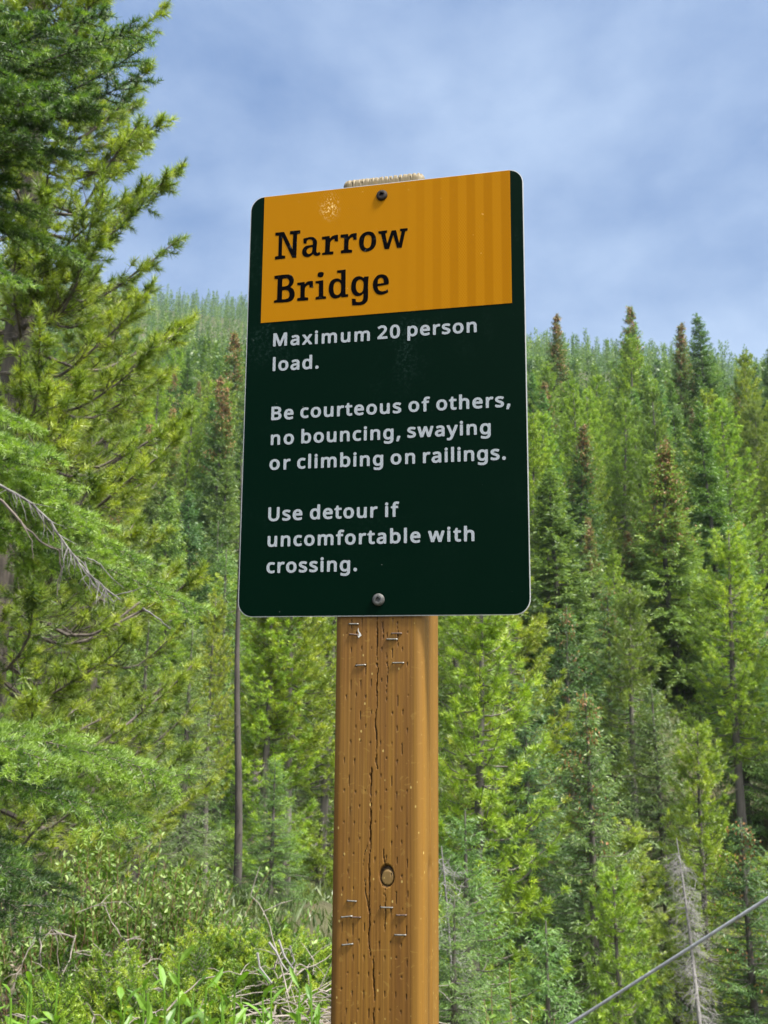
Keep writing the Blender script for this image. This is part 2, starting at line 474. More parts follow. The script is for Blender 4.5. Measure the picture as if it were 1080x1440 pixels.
M['green_sheet'] = sheet_mat('green_sheeting', (0.0003, 0.0062, 0.003), 'green')
M['orange_sheet'] = sheet_mat('orange_sheeting', (0.28, 0.114, 0.0), 'orange')
M['white_sheet'] = sheet_mat('white_sheeting', (0.27, 0.295, 0.325), 'white')
mt, t, p = principled('black_vinyl', 0.6, 0, 0.02)
fz = noise(t, objcoord(t), 190, 3, 0.7); fz2 = noise(t, objcoord(t), 26, 2, 0.5)
wf = mathn(t, 'MULTIPLY', ramp(t, fz, [(0.6, (0, 0, 0)), (0.68, (1, 1, 1))]), ramp(t, fz2, [(0.5, (0, 0, 0)), (0.62, (1, 1, 1))]))
t.links.new(mixc(t, mathn(t, 'MULTIPLY', wf, 0.6), (0.0012, 0.0011, 0.0016), (0.1, 0.11, 0.12)), p.inputs['Base Color']); M['black'] = mt
M['alu'] = noisy('aluminium', (0.34, 0.35, 0.35), (0.46, 0.46, 0.46), 60, 0.5, 0.4)
M['zinc'] = noisy('zinc_screw', (0.05, 0.05, 0.05), (0.14, 0.14, 0.135), 300, 0.5, 0.6)
M['black_screw'] = noisy('rusty_black_screw', (0.006, 0.006, 0.007), (0.03, 0.018, 0.012), 300, 0.5, 0.5)
M['staple'] = noisy('staple_steel', (0.09, 0.085, 0.075), (0.22, 0.21, 0.19), 400, 0.45, 0.7)
M['staple_rust'] = noisy('rusty_staple', (0.05, 0.03, 0.02), (0.14, 0.1, 0.08), 400, 0.6, 0.5)
M['paper'] = noisy('paper_scrap', (0.4, 0.4, 0.39), (0.5, 0.5, 0.48), 200, 0.8)

# -- panel: 2 mm aluminium sheet, green film on its front
mb = MB()
out = [(a, b + Zs) for a, b in rrect(SW, SH, 0.0155)]
poly_mesh(mb, [out], 0.0, 0.0021)
n = len(out)
cen = [(a, 0.0021, b) for a, b in out]
mb.tris(cen + [(0, 0.0021, Zs)], [(i, n, (i + 1) % n) for i in range(n)])
panel = mb.build('sign_panel', M['alu'], root)
mb = MB()
poly_mesh(mb, [[(a, b + Zs) for a, b in rrect(SW - 0.0018, SH - 0.0016, 0.0148)]], -0.0003, 0.0002)
mb.build('green_face', M['green_sheet'], panel)
# -- orange title field: from the top edge down, between two dark strips
xl = (sx(372.6, 277)[0] + sx(366.8, 453)[0]) / 2; xr = (sx(717.5, 241)[0] + sx(719.6, 426)[0]) / 2
zb = (sx(367, 454.2)[1] + sx(719, 426.7)[1]) / 2
mb = MB()
zt = Zs + SH / 2 - 0.0009
poly_mesh(mb, [[(xl, zb), (xr, zb), (xr, zt), (xl, zt)]], -0.00065, 0.0003)
title = mb.build('title_panel', M['orange_sheet'], panel)

# -- heading: slab-serif letters
HEAD = [
    (380, 316, ['116,174c 300,158c 476,525c 490,212c 422,207c 424,142c 640,122c 640,188c 574,205c 556,700c 470,703c 262,268c 250,655c 322,660c 322,718c 106,742c 106,682c 175,663c 188,240c 114,235c']),
    (380, 316, ['706,300c 770,283 870,263 950,290 992,360 988,450 980,540 985,585 1005,600 1040,577c 1066,615 1045,645 1000,662 950,655 905,625c 870,658 800,688 720,670 680,605 690,525 740,465 820,440 902,430c 903,370 880,325 830,315 795,328 776,350c 772,405c 708,402c',
                 '897,478c 890,560 868,602 815,622 780,600 772,550 800,508 850,485']),
    (448, 312, ['78,322c 238,302c 244,357c 295,308 360,284 415,278c 418,418c 345,416c 342,366c 300,380 262,420 250,470 240,632c 318,632c 316,688c 80,705c 80,665c 140,650c 150,378c 78,376c']),
    (448, 312, ['470,278c 628,262c 634,318c 685,268 750,247 808,242c 808,382c 738,382c 734,325c 690,338 650,382 638,440 632,588c 714,600c 710,655c 476,672c 476,612c 540,596c 546,345c 470,336c']),
    (508, 308, ['-42,495 -22,390 42,310 150,270 250,293 305,370 320,460 305,560 240,645 130,691 35,680 -22,610', '58,490 74,400 102,358 150,342 195,357 218,400 222,470 206,560 175,605 125,622 84,605 62,560']),
    (508, 308, ['365,265c 550,245c 548,295c 512,312c 552,525c 645,250c 738,240c 805,515c 855,265c 820,262c 825,213c 982,198c 980,250c 932,268c 858,610c 758,613c 680,345c 590,638c 495,640c 425,325c 370,312c']),
    (380, 378, ['95,157c 240,135 380,126 460,150 503,230 488,320 432,393c 495,440 522,530 505,620 440,685 330,710 85,722c 84,680c 150,655c 165,225c 95,217c', '262,220c 330,206 382,222 405,275 388,340 330,372 258,382c', '258,462c 330,450 390,480 412,550 388,618 320,646 252,650c']),
    (380, 378, ['575,302c 730,280c 735,328c 780,282 845,263 905,262c 912,400c 834,400c 828,342c 790,352 748,395 737,450 732,605c 806,612c 806,668c 575,685c 575,630c 640,612c 645,358c 577,350c']),
    (436, 374, ['165,185 185,145 245,133 290,150 288,200 265,235 205,243 168,225', '120,328c 284,305c 284,640c 345,650c 342,695c 122,715c 122,665c 190,645c 192,380c 120,372c']),
    (436, 374, ['575,102c 756,80c 752,600c 812,604c 806,656c 665,668c 661,642c 620,670 530,692 450,655 405,560 402,450 430,350 490,290 570,268 630,283 661,312c 661,152c 577,150c', '590,335 635,355 657,405 655,540 622,598 565,618 515,580 498,490 505,410 540,350']),
    (486, 376, ['122,400 145,290 200,220 280,192 345,205 386,232c 396,202c 492,195c 480,350 478,640 450,730 380,785 290,803 142,806c 138,668c 213,668c 225,732c 290,738 350,715 378,650 380,547c 340,590 250,612 170,575 128,490',
                 '310,262 360,285 384,340 380,450 350,520 295,545 245,505 222,420 235,320 265,278']),
    (486, 376, ['908,362c 917,310 905,250 860,180 770,152 680,175 605,260 578,370 600,480 660,560 740,582 830,565 907,525c 888,468c 840,498 770,510 710,490 684,445 678,405c', '680,350c 687,280 710,240 750,222 790,240 808,290 808,335c']),
]


def smooth_outline(spec):
    pts = []
    for w in spec.split():
        c = w.endswith('c'); a, b = w.rstrip('c').split(','); pts.append((float(a), float(b), c))
    n = len(pts); outp = []
    for i in range(n):
        p1, p2 = pts[i], pts[(i + 1) % n]
        outp.append(p1[:2])
        if p1[2] and p2[2]: continue
        p0 = pts[i - 1] if not p1[2] else (2 * p1[0] - p2[0], 2 * p1[1] - p2[1])
        p3 = pts[(i + 2) % n] if not p2[2] else (2 * p2[0] - p1[0], 2 * p2[1] - p1[1])
        for k in (1, 2, 3, 4):
            s = k / 5
            outp.append(tuple(0.5 * (2 * p1[j] + (p2[j] - p0[j]) * s + (2 * p0[j] - 5 * p1[j] + 4 * p2[j] - p3[j]) * s * s + (3 * p1[j] - p0[j] - 3 * p2[j] + p3[j]) * s ** 3) for j in (0, 1)))
    return outp


mb = MB()
for ox, oy, cont in HEAD:
    poly_mesh(mb, [[sx(ox + a / 15, oy + b / 15) for a, b in smooth_outline(c)] for c in cont], -0.0009, 0.0002)
mb.build('heading_letters', M['black'], title)

# -- body text
GLYPHS = """,|215|33,-128 89,-128 107,-116 148,-16 178,78 176,97 158,116 70,118 50,103 8,-103 14,-120
.|215|76,-30 101,-36 133,-32 158,-17 176,8 182,45 177,76 164,99 139,116 114,122 83,119 58,105 40,83 33,51 37,14 50,-11
0|459|176,-27 227,-33 277,-28 314,-17 352,6 382,36 409,79 427,129 439,192 444,267 442,342 433,411 414,476 389,523 352,565 308,591 264,604 208,606 171,600 133,586 102,565 74,536 48,492 33,448 20,386 15,311 16,236 25,167 42,104 66,54 96,18 133,-10;208,79 175,98 149,148 137,229 137,348 149,423 168,467 196,490 239,496 264,489 283,474 309,423 321,342 321,229 308,148 288,104 258,82
2|459|38,-25 420,-25 439,-13 442,69 426,87 201,89 190,94 353,262 391,319 411,369 418,444 405,500 370,553 320,586 251,604 163,600 88,573 23,525 24,500 63,450 76,442 95,444 170,488 232,495 257,489 279,475 291,456 297,425 288,375 255,319 16,69 14,-6 22,-19
B|521|78,-25 297,-25 353,-17 397,-4 434,18 459,40 480,69 501,131 503,175 497,212 472,264 422,306 453,334 473,369 483,412 482,456 462,519 440,544 415,563 353,587 278,597 78,598 58,588 53,569 53,0 59,-16;178,86 178,244 309,240 347,227 365,210 375,181 374,150 365,124 347,103 297,88;178,354 178,485 297,482 334,471 351,456 359,431 358,406 349,381 334,367 290,355
M|727|78,-25 147,-25 161,-19 169,-6 172,352 309,-13 328,-25 390,-25 406,-19 414,-6 553,358 554,-6 562,-19 578,-25 653,-25 666,-19 675,0 675,569 665,592 653,597 547,598 524,588 365,177 359,179 204,588 184,598 78,598 59,589 53,569 53,0 59,-16
U|586|224,-27 316,-32 397,-16 429,-2 466,25 493,54 512,86 530,136 538,198 538,573 534,586 522,596 441,598 426,592 418,579 417,204 412,161 397,123 372,99 341,85 297,80 253,83 216,98 191,121 175,154 169,204 166,585 153,596 141,598 66,597 51,586 47,573 47,204 58,123 79,73 127,17 172,-11
a|450|121,-27 168,-33 224,-29 268,-14 306,10 313,-14 331,-25 393,-24 409,-8 407,336 396,373 379,404 361,423 331,443 274,459 193,460 112,440 74,423 62,411 61,392 84,336 93,326 112,323 181,349 237,355 274,342 289,311 287,283 181,276 135,267 93,251 54,223 24,181 12,117 16,79 26,48 62,2 87,-14;162,78 143,90 135,111 139,142 154,161 199,177 287,184 290,173 286,136 274,111 262,97 218,77 187,74
b|493|217,-27 274,-33 337,-23 387,2 424,38 456,96 470,154 473,242 465,304 447,354 431,383 400,417 362,442 318,457 262,462 212,455 166,436 164,611 160,623 143,634 62,634 49,626 43,611 45,-8 62,-24 124,-24 139,-14 149,7 183,-14;231,78 193,97 175,129 164,192 169,279 181,317 199,339 237,352 281,352 316,336 339,298 351,236 347,161 333,117 312,91 274,76
c|385|183,-27 238,-33 294,-29 350,-13 374,4 376,79 365,98 344,102 294,84 257,78 219,80 194,87 172,104 157,129 142,198 143,242 151,286 166,317 188,338 213,348 244,351 282,346 332,332 344,332 357,341 383,417 375,433 350,445 294,459 244,463 194,458 150,446 113,426 80,398 56,367 36,323 24,279 19,211 24,148 40,92 64,48 100,11 138,-12
d|493|168,-27 219,-33 263,-29 300,-18 338,4 350,-17 363,-24 432,-24 449,-8 450,611 444,625 432,634 350,634 334,623 329,611 329,442 326,436 288,453 244,462 194,461 150,451 113,432 86,411 60,379 38,336 24,279 19,217 23,154 36,98 57,54 88,16 125,-11;207,79 173,98 151,142 142,198 147,267 161,311 187,342 219,354 263,351 300,332 319,298 330,236 326,148 313,111 294,90 250,77
e|452|191,-27 250,-33 332,-26 404,-2 417,17 417,86 402,104 388,106 300,80 225,80 200,88 176,104 150,148 145,173 150,176 413,176 425,181 435,192 433,292 424,329 407,368 386,398 357,425 325,444 282,458 232,463 182,457 144,444 109,423 81,398 54,361 37,323 24,273 19,217 22,167 33,117 48,79 75,39 106,11 144,-11;150,284 159,311 177,336 200,350 232,355 263,351 282,341 301,317 310,286
f|276|93,-25 162,-25 175,-19 182,-6 183,344 187,350 275,352 287,362 291,375 287,444 268,455 187,455 183,462 186,494 197,519 212,529 243,530 293,519 308,525 335,600 331,613 312,625 262,636 212,638 168,631 131,614 100,588 81,556 68,518 61,450 3,431 -11,419 -13,375 -4,356 12,350 62,350 62,0 71,-19
g|493|149,-211 250,-217 300,-211 338,-200 394,-165 432,-109 446,-61 450,-5 450,433 438,451 363,454 350,447 338,426 306,445 263,459 219,463 169,457 125,440 91,414 69,389 44,347 23,270 20,183 36,101 74,33 125,-10 175,-28 250,-31 288,-23 325,-6 330,-11 326,-49 314,-74 294,-93 269,-105 232,-109 175,-104 125,-93 82,-76 69,-77 57,-86 53,-99 53,-161 58,-180 88,-196;219,75 182,90 156,126 144,176 144,251 156,301 176,333 207,350 250,352 291,339 316,308 330,245 329,164 319,120 300,94 269,79
h|496|68,-25 143,-25 160,-13 164,238 171,288 183,319 199,337 218,347 249,353 281,352 306,346 323,331 333,306 339,-13 356,-24 431,-25 447,-19 456,0 455,300 449,344 435,381 418,407 393,430 331,457 287,462 243,460 206,451 168,433 164,444 164,612 156,628 143,634 62,634 49,626 43,612 43,0 49,-16
i|207|69,-25 144,-24 156,-18 163,-6 164,431 156,447 144,454 63,454 50,447 43,431 43,0 50,-17;78,481 100,476 125,479 149,494 163,513 170,544 165,575 154,594 131,610 106,616 81,612 59,600 44,579 38,550 42,519 56,495
l|207|68,-25 143,-25 156,-18 164,0 164,612 156,628 143,634 62,634 49,626 43,612 43,0 49,-16
m|750|68,-25 143,-25 160,-13 164,238 172,294 181,319 199,340 224,351 256,353 293,344 306,330 314,306 317,0 325,-19 337,-25 412,-25 433,-13 437,250 443,294 457,325 474,342 499,351 531,353 556,349 574,338 589,300 593,-12 612,-25 687,-25 699,-20 710,0 709,300 702,350 681,400 637,441 599,456 562,462 512,461 474,453 440,438 399,411 356,445 293,462 218,457 187,446 156,427 143,447 131,454 68,455 54,450 43,431 43,0 49,-16
n|496|68,-25 143,-25 160,-13 164,238 171,288 183,319 199,337 231,350 262,353 287,352 312,342 324,329 333,306 339,-13 349,-22 362,-25 437,-24 452,-13 452,325 432,387 393,431 343,454 293,462 218,455 156,425 143,447 131,454 68,455 47,444 43,431 43,0 49,-16
o|485|186,-27 232,-33 282,-30 325,-19 363,-2 396,23 423,54 443,92 458,136 466,198 465,254 457,298 439,348 413,388 383,417 344,441 300,457 257,462 207,461 169,452 125,434 94,411 65,379 44,344 28,298 20,242 20,186 28,136 47,86 70,48 100,16 138,-9;213,79 177,98 154,136 143,198 147,267 161,311 182,336 219,352 269,351 307,333 333,292 344,229 339,161 323,117 294,87 257,76
p|493|52,-211 68,-217 137,-217 149,-215 160,-205 164,-11 168,-6 206,-23 243,-31 287,-33 337,-23 368,-10 402,14 425,39 449,82 466,133 473,189 473,251 464,308 449,351 432,383 399,419 362,443 318,458 268,463 206,453 156,426 146,445 131,454 62,454 45,439 43,-192;249,76 206,88 179,120 166,176 165,258 174,302 193,333 224,349 274,353 310,339 334,308 349,251 350,189 340,139 318,100 287,79
r|331|68,-25 143,-25 160,-13 164,238 173,281 196,319 231,342 262,349 312,343 327,350 335,363 344,431 342,444 331,455 281,463 231,458 193,444 156,416 147,444 131,454 68,455 47,444 43,431 43,0 49,-16
s|384|101,-27 191,-33 260,-22 317,4 356,48 370,86 373,129 365,167 348,198 297,239 153,302 136,317 133,329 140,342 153,349 197,355 241,351 310,328 324,329 338,342 364,404 363,417 353,430 310,447 260,459 160,460 122,452 85,437 56,417 35,392 21,361 16,317 23,279 41,246 91,206 232,142 248,129 254,117 252,98 241,86 197,75 128,79 47,108 35,107 22,99 17,79 17,17 22,4 53,-13
t|289|150,-27 194,-33 244,-29 282,-18 296,-2 297,61 288,78 269,83 225,75 194,78 175,94 169,129 170,348 282,354 294,373 294,429 288,446 275,454 175,455 169,461 165,542 150,553 100,553 82,542 52,454 -8,423 -12,373 0,354 48,348 49,111 62,48 75,23 98,-2
u|496|160,-27 207,-33 257,-30 301,-18 338,2 351,-16 363,-24 432,-25 448,-14 452,-2 452,429 449,442 438,452 357,455 335,442 332,192 323,136 313,111 295,91 270,80 232,76 201,79 182,88 170,103 163,123 157,442 138,455 76,455 57,454 42,442 38,148 45,86 59,48 82,15 113,-9
w|630|128,-24 209,-24 229,-12 315,258 398,-12 409,-22 421,-24 503,-24 518,-18 526,-5 646,426 640,447 621,456 553,456 540,454 529,445 459,184 378,438 365,453 278,456 257,445 171,185 103,445 84,456 9,456 -10,447 -16,426 102,-5 110,-18
x|424|14,-25 96,-25 108,-20 214,124 314,-20 327,-25 408,-25 427,-18 434,-6 431,12 285,219 424,419 426,438 416,450 402,455 321,455 308,450 214,315 114,451 21,455 2,445 -3,431 -1,419 139,219 -7,12 -7,-13
y|409|7,-211 76,-217 132,-206 176,-180 214,-136 247,-67 432,420 432,439 422,451 332,455 313,445 207,154 96,445 82,454 13,455 -5,454 -19,445 -22,420 146,1 120,-67 95,-99 63,-109 7,-105 -13,-117 -15,-192 -7,-205"""
GL = {}
for ln in GLYPHS.split('\n'):
    ch, adv, loops = ln[0], *ln[2:].split('|', 1)
    GL[ch] = (int(adv) / 1000, [[tuple(int(v) / 1000 for v in q.split(',')) for q in lp.split()] for lp in loops.split(';')])
LINES = [
    [('Maximum', 384.2, 487.4, 520.2, 479.6), ('20', 530.9, 477.2, 562.6, 475.4), ('person', 573, 473.4, 670.4, 467.3)],
    [('load.', 383.6, 522, 448.2, 518.3)],
    [('Be', 381.6, 591, 412.7, 589.4), ('courteous', 422.4, 588.2, 564.4, 580.8), ('of', 574.6, 579.6, 604.9, 578.6), ('others,', 613.7, 577.4, 718, 572)],
    [('no', 380.9, 626, 413.3, 624.6), ('bouncing,', 423.7, 623.6, 563.2, 617.2), ('swaying', 572.9, 615.9, 690.2, 610.4)],
    [('or', 379.1, 661, 408.4, 660.2), ('climbing', 417.9, 659.3, 538.9, 654.6), ('on', 549.5, 653.4, 583.8, 652), ('railings.', 594.9, 651.4, 711.5, 646.3)],
    [('Use', 377.2, 733, 425.2, 731), ('detour', 435.9, 730.5, 531, 727.7), ('if', 541.6, 727.2, 561.5, 726.4)],
    [('uncomfortable', 376.3, 769, 591.4, 763), ('with', 602.1, 762.4, 667.3, 761)],
    [('crossing.', 374.8, 806, 502.2, 803)],
]
EM = 0.0151 / 0.647
for ln in LINES:
    mb = MB()
    for w, x0p, y0p, x1p, y1p in ln:
        x0, z0 = sx(x0p, y0p); x1, z1 = sx(x1p, y1p)
        lo = min(q[0] for lp in GL[w[0]][1] for q in lp); hi = max(q[0] for lp in GL[w[-1]][1] for q in lp)
        nat = sum(GL[c][0] for c in w[:-1]) + hi - lo
        xs = min(max((x1 - x0) / (EM * nat), 0.9), 1.06)                 # a little stretch, the rest as letter spacing
        gap = ((x1 - x0) - EM * xs * nat) / max(len(w) - 1, 1)
        cx = x0 - lo * EM * xs
        for c in w:
            zz = z0 + (z1 - z0) * (cx - x0) / max(x1 - x0, 1e-6)
            poly_mesh(mb, [[(cx + a * EM * xs, zz + (b - 0.037 * (0 if c in 'gpy,' else 0)) * EM + 0.037 * EM * 0.5) for a, b in lp] for lp in GL[c][1]], -0.0006, 0.0002)
            cx += GL[c][0] * EM * xs + gap
    mb.build('text_line', M['white_sheet'], panel)


# -- screws: dished heads with a square socket
def screw(px, py, r, mat, label):
    cx, cz = sx(px, py)
    mb = MB(); n = 28
    a = np.arange(n) * 2 * np.pi / n
    sq = 1 / np.maximum(abs(np.cos(a + 0.5)), abs(np.sin(a + 0.5)))          # square socket outline
    rings = [(r, -0.0005, None), (r * 1.0, -0.0014, None), (r * 0.86, -0.0028, None), (r * 0.62, -0.0033, None), (r * 0.36, -0.0033, sq), (r * 0.34, -0.0008, sq)]
    V = []
    for rr, y, k in rings:
        q = rr * (k if k is not None else 1) * np.ones(n)
        V.append(np.stack([cx + q * np.cos(a), np.full(n, y), cz + q * np.sin(a)], 1))
    V = np.vstack(V)
    F = [(i * n + j, i * n + (j + 1) % n, (i + 1) * n + (j + 1) % n, (i + 1) * n + j) for i in range(len(rings) - 1) for j in range(n)]
    mb.quads(V, F)
    k = (len(rings) - 1) * n
    mb.tris(np.vstack([V[k:k + n], [[cx, -0.0008, cz]]]), [(j, (j + 1) % n, n) for j in range(n)])
    o = mb.build('screw', mat, panel, smooth=False)
    o['label'] = label
    return o


screw(537.3, 275.3, 0.0060, M['black_screw'], 'black screw at the top of the orange field')
screw(532.4, 843.4, 0.0062, M['zinc'], 'grey screw with a square socket near the lower edge')

# ------------------------------------------------------------------ the post
PW = 0.0895
pcx = (sx(537.3, 275.3)[0] + sx(532.4, 843.4)[0]) / 2 - 0.0005
PY0 = 0.0024                                                # front face of the post, just behind the panel
rng = np.random.default_rng(5)


def pxpath(s, ox, oy, k):
    return [sx(ox + float(a.split(',')[0]) / k, oy + float(a.split(',')[1]) / k, PY0) for a in s.split()]


CRACKS = [  # (path, half-width, depth)
    (pxpath('222,40 220,110 221,240 219,340 214,400 218,470 220,565', 440, 850, 2.44), 0.0008, 0.006),
    (pxpath('200,560 199,700 198,800 194,880 192,960 194,1050 192,1150 196,1205', 440, 850, 2.44), 0.00085, 0.006),
    (pxpath('206,1215 209,1300 211,1350 208,1440', 440, 850, 2.44), 0.0009, 0.006),
    (pxpath('240,840 244,875 250,900', 440, 850, 2.44), 0.0007, 0.004), (pxpath('237,960 241,990 250,1000 248,1060 246,1120', 440, 850, 2.44), 0.0006, 0.004),
    (pxpath('176,930 180,985 190,1030 192,1055', 440, 850, 2.44), 0.0006, 0.003), (pxpath('186,820 176,860 172,910', 440, 850, 2.44), 0.0004, 0.0015),
    (pxpath('240,60 240,130', 440, 850, 2.44), 0.0006, 0.003), (pxpath('253,170 256,230 252,330', 440, 850, 2.44), 0.0004, 0.002),
    (pxpath('290,60 291,150', 440, 850, 2.44), 0.0004, 0.002),
]
kx, kz = sx(544.3, 1233, PY0); KRX, KRZ = 0.0064, 0.0086


def seg_d(x, z, a, b):
    ex, ez = b[0] - a[0], b[1] - a[1]
    t = np.clip(((x - a[0]) * ex + (z - a[1]) * ez) / (ex * ex + ez * ez), 0, 1)
    return np.hypot(x - a[0] - t * ex, z - a[1] - t * ez)


hsh = rng.random((64, 400))


def front_relief(x, z):
    """inward depth and dirt of the front face at (x, z)"""
    dep = np.zeros_like(x); dirt = np.zeros_like(x)
    wob = 0.00035 * np.sin(z * 190) + 0.00022 * np.sin(z * 530 + 1)
    for path, w, d in CRACKS:
        dd = np.full_like(x, 9.0)
        for a, b in zip(path[:-1], path[1:]): dd = np.minimum(dd, seg_d(x + wob, z, a, b))
        wv = w * (0.75 + 0.35 * np.sin(z * 140 + d * 900))
        k = np.clip(1.5 - dd / (wv * 0.45), 0, 1)
        dep = np.maximum(dep, d * k); dirt = np.maximum(dirt, k)
    # incising: staggered rows of short knife slits
    P, Q = 0.01035, 0.0300
    for ph in (0, 1):
        xs = (x - pcx + 0.038) / P + 0.5 * ph; zs = z / Q + 0.5 * ph
        ci = np.floor(xs).astype(int); ri = np.floor(zs).astype(int)
        r = hsh[ci % 64, ri % 400]; r2 = hsh[(ci * 7 + 3) % 64, (ri * 3 + 11) % 400]
        fx = (xs - ci - 0.5 - (r - 0.5) * 0.16) * P; fz = (zs - ri) + (r2 - 0.5) * 0.1
        ln = 0.10 + 0.24 * r2 ** 1.5
        s = (fz - (0.62 - ln)) / ln                                          # 1 at the head (top), 0 at the tail
        hw = 0.00010 + 0.00036 * np.clip(s, 0, 1) ** 3
        k = np.clip(1.5 - np.abs(fx) / hw, 0, 1) * ((s > 0) & (s < 1)) * (r > 0.12)
        inr = (x > pcx - 0.037) & (x < pcx + 0.031)
        k = k * inr
        dep = np.maximum(dep, 0.0016 * k); dirt = np.maximum(dirt, k * (0.25 + 0.6 * np.clip(s, 0, 1)))
    # the knot
    e = np.hypot((x - kx) / KRX, (z - kz) / KRZ); ang = np.arctan2((z - kz) / KRZ, (x - kx) / KRX)
    rw = 0.06 + 0.16 * np.clip(np.cos(ang - 2.0), 0, 1)
    k = np.clip(1.4 - np.abs(e - 1.0) / rw * 0.9, 0, 1)
    dep = np.maximum(dep, 0.0042 * k); dirt = np.maximum(dirt, k)
    dep += 0.00007 * np.sin(x * 900 + 2.5 * np.sin(x * 410) + 1.5 * np.sin(z * 9))
    return dep, dirt, np.clip((1.05 - e) * 8, 0, 1)


def post_rows():
    z0 = sx(540, 1460, PY0)[1]; z1 = Zs - SH / 2 + 0.02; top = sx(542, 245.0, PY0)[1]
    return np.concatenate([np.linspace(-0.5, z0 - 0.02, 14), np.arange(z0, z1, 0.0011), np.linspace(z1 + 0.01, Zs + SH / 2 - 0.012, 12), np.arange(Zs + SH / 2 - 0.008, top, 0.0008)]), top


rows, ztop = post_rows()
R = 0.0085; h = PW / 2


def arc(cx, cy, a0, n):
    return [(cx + R * math.cos(rad(a0 + 90 * i / n)), cy + R * math.sin(rad(a0 + 90 * i / n)), math.cos(rad(a0 + 90 * i / n)), math.sin(rad(a0 + 90 * i / n))) for i in range(1, n)]


sec = []                                                     # x, y, outward normal
cy = PY0 + h
for x in np.arange(-h + R, h - R + 1e-6, 0.00062): sec.append((x, -h, 0, -1))
sec += arc(h - R, -h + R, -90, 8)
for y in np.arange(-h + R, h - R + 1e-6, 0.001): sec.append((h, y, 1, 0))
sec += arc(h - R, h - R, 0, 5)
for x in np.linspace(h - R, -h + R, 6): sec.append((x, h, 0, 1))
sec += arc(-h + R, h - R, 90, 5)
for y in np.linspace(h - R, -h + R, 10): sec.append((-h, y, -1, 0))
sec += arc(-h + R, -h + R, 180, 8)
sec = np.array(sec); ns = len(sec)
SX, SZ = np.meshgrid(sec[:, 0], rows); SYc = np.tile(sec[:, 1], (len(rows), 1)); NX = np.tile(sec[:, 2], (len(rows), 1)); NY = np.tile(sec[:, 3], (len(rows), 1))
front = (NY < -0.7)
dep, dirt, knot = front_relief(SX + pcx, SZ)
dep = dep * np.clip((-NY - 0.7) / 0.3, 0, 1); dirt = dirt * front; knot = knot * front
# a long drying crack down the right-hand face, with a torn spot
yc = -h + 0.034 + 0.0012 * np.sin(SZ * 7) + 0.0005 * np.sin(SZ * 33)
zz1 = sx(612, 1232)[1]
wr = 0.0062 * (0.7 + 0.5 * np.sin(SZ * 11 + 1)) + 0.002 * np.exp(-((SZ - zz1) / 0.008) ** 2)
k = np.clip(1.5 - np.abs(SYc - yc) / wr, 0, 1) * (NX > 0.99)
yc2 = -h + 0.014 + 0.001 * np.sin(SZ * 5 + 2)
k2 = np.clip(1.4 - np.abs(SYc - yc2) / 0.0006, 0, 1) * (NX > 0.99) * (np.sin(SZ * 17) > 0.2)
dep = dep + 0.004 * k + 0.002 * k2; dirt = np.maximum(dirt, np.maximum(0.75 * k, 0.7 * k2))
# weathered top: rounded arris and raised saw fibres
tt = np.clip((SZ - (ztop - 0.007)) / 0.007, 0, 1)
dep = dep + 0.005 * (1 - np.sqrt(np.clip(1 - tt ** 2, 0, 1)))
PV = np.stack([SX - NX * dep + pcx, SYc - NY * dep + cy, SZ], -1)
fib = np.sin(sec[:, 0] * 1500 + 2 * np.sin(sec[:, 0] * 320)); fib2 = np.where((np.abs(((sec[:, 0] + 1) / 0.0052) % 1 - 0.5) < 0.11), 1.0, 0.0)
topm = np.clip((rows - (ztop - 0.012)) / 0.012, 0, 1)
PV[..., 2] -= (topm[:, None] ** 2) * (0.0005 * (fib[None] > 0.3) + 0.0042 * fib2[None] * (front[0] * 1.0)[None])
pm = bpy.data.meshes.new('post')
i = np.arange(len(rows) - 1)[:, None] * ns; j = np.arange(ns)[None]; k = (j + 1) % ns
F = np.stack([i + j, i + k, i + ns + k, i + ns + j], -1).reshape(-1, 4)
Vt = PV.reshape(-1, 3); nvt = len(Vt)
tc_i = nvt
Vt = np.vstack([Vt, [[pcx, cy, ztop - 0.001]]])
L0 = (len(rows) - 1) * ns
Tf = np.stack([L0 + np.arange(ns), L0 + (np.arange(ns) + 1) % ns, np.full(ns, tc_i)], -1)
pm.vertices.add(len(Vt)); pm.vertices.foreach_set('co', Vt.astype(np.float32).ravel())
pm.loops.add(len(F) * 4 + ns * 3); pm.loops.foreach_set('vertex_index', np.concatenate([F.ravel(), Tf.ravel()]).astype(np.int32))
pm.polygons.add(len(F) + ns)
pm.polygons.foreach_set('loop_start', np.concatenate([np.arange(len(F)) * 4, len(F) * 4 + np.arange(ns) * 3]).astype(np.int32))
pm.update(calc_edges=True)
for nm, arr in (('dirt', dirt), ('knot', knot)):
    a = pm.attributes.new(nm, 'FLOAT', 'POINT'); a.data.foreach_set('value', np.append(arr.ravel(), 0.3).astype(np.float32))
pm.polygons.foreach_set('use_smooth', np.ones(len(pm.polygons), bool)); pm.update()

mt, t, p = principled('treated_timber', 0.62, 0, 0.35)
oc = N(t, 'ShaderNodeTexCoord').outputs['Object']
sp = N(t, 'ShaderNodeSeparateXYZ'); t.links.new(oc, sp.inputs[0])


def mapped(scale, loc=(0, 0, 0)):
    m = N(t, 'ShaderNodeMapping'); m.inputs['Scale'].default_value = scale; m.inputs['Location'].default_value = loc
    t.links.new(oc, m.inputs['Vector']); return m.outputs['Vector']


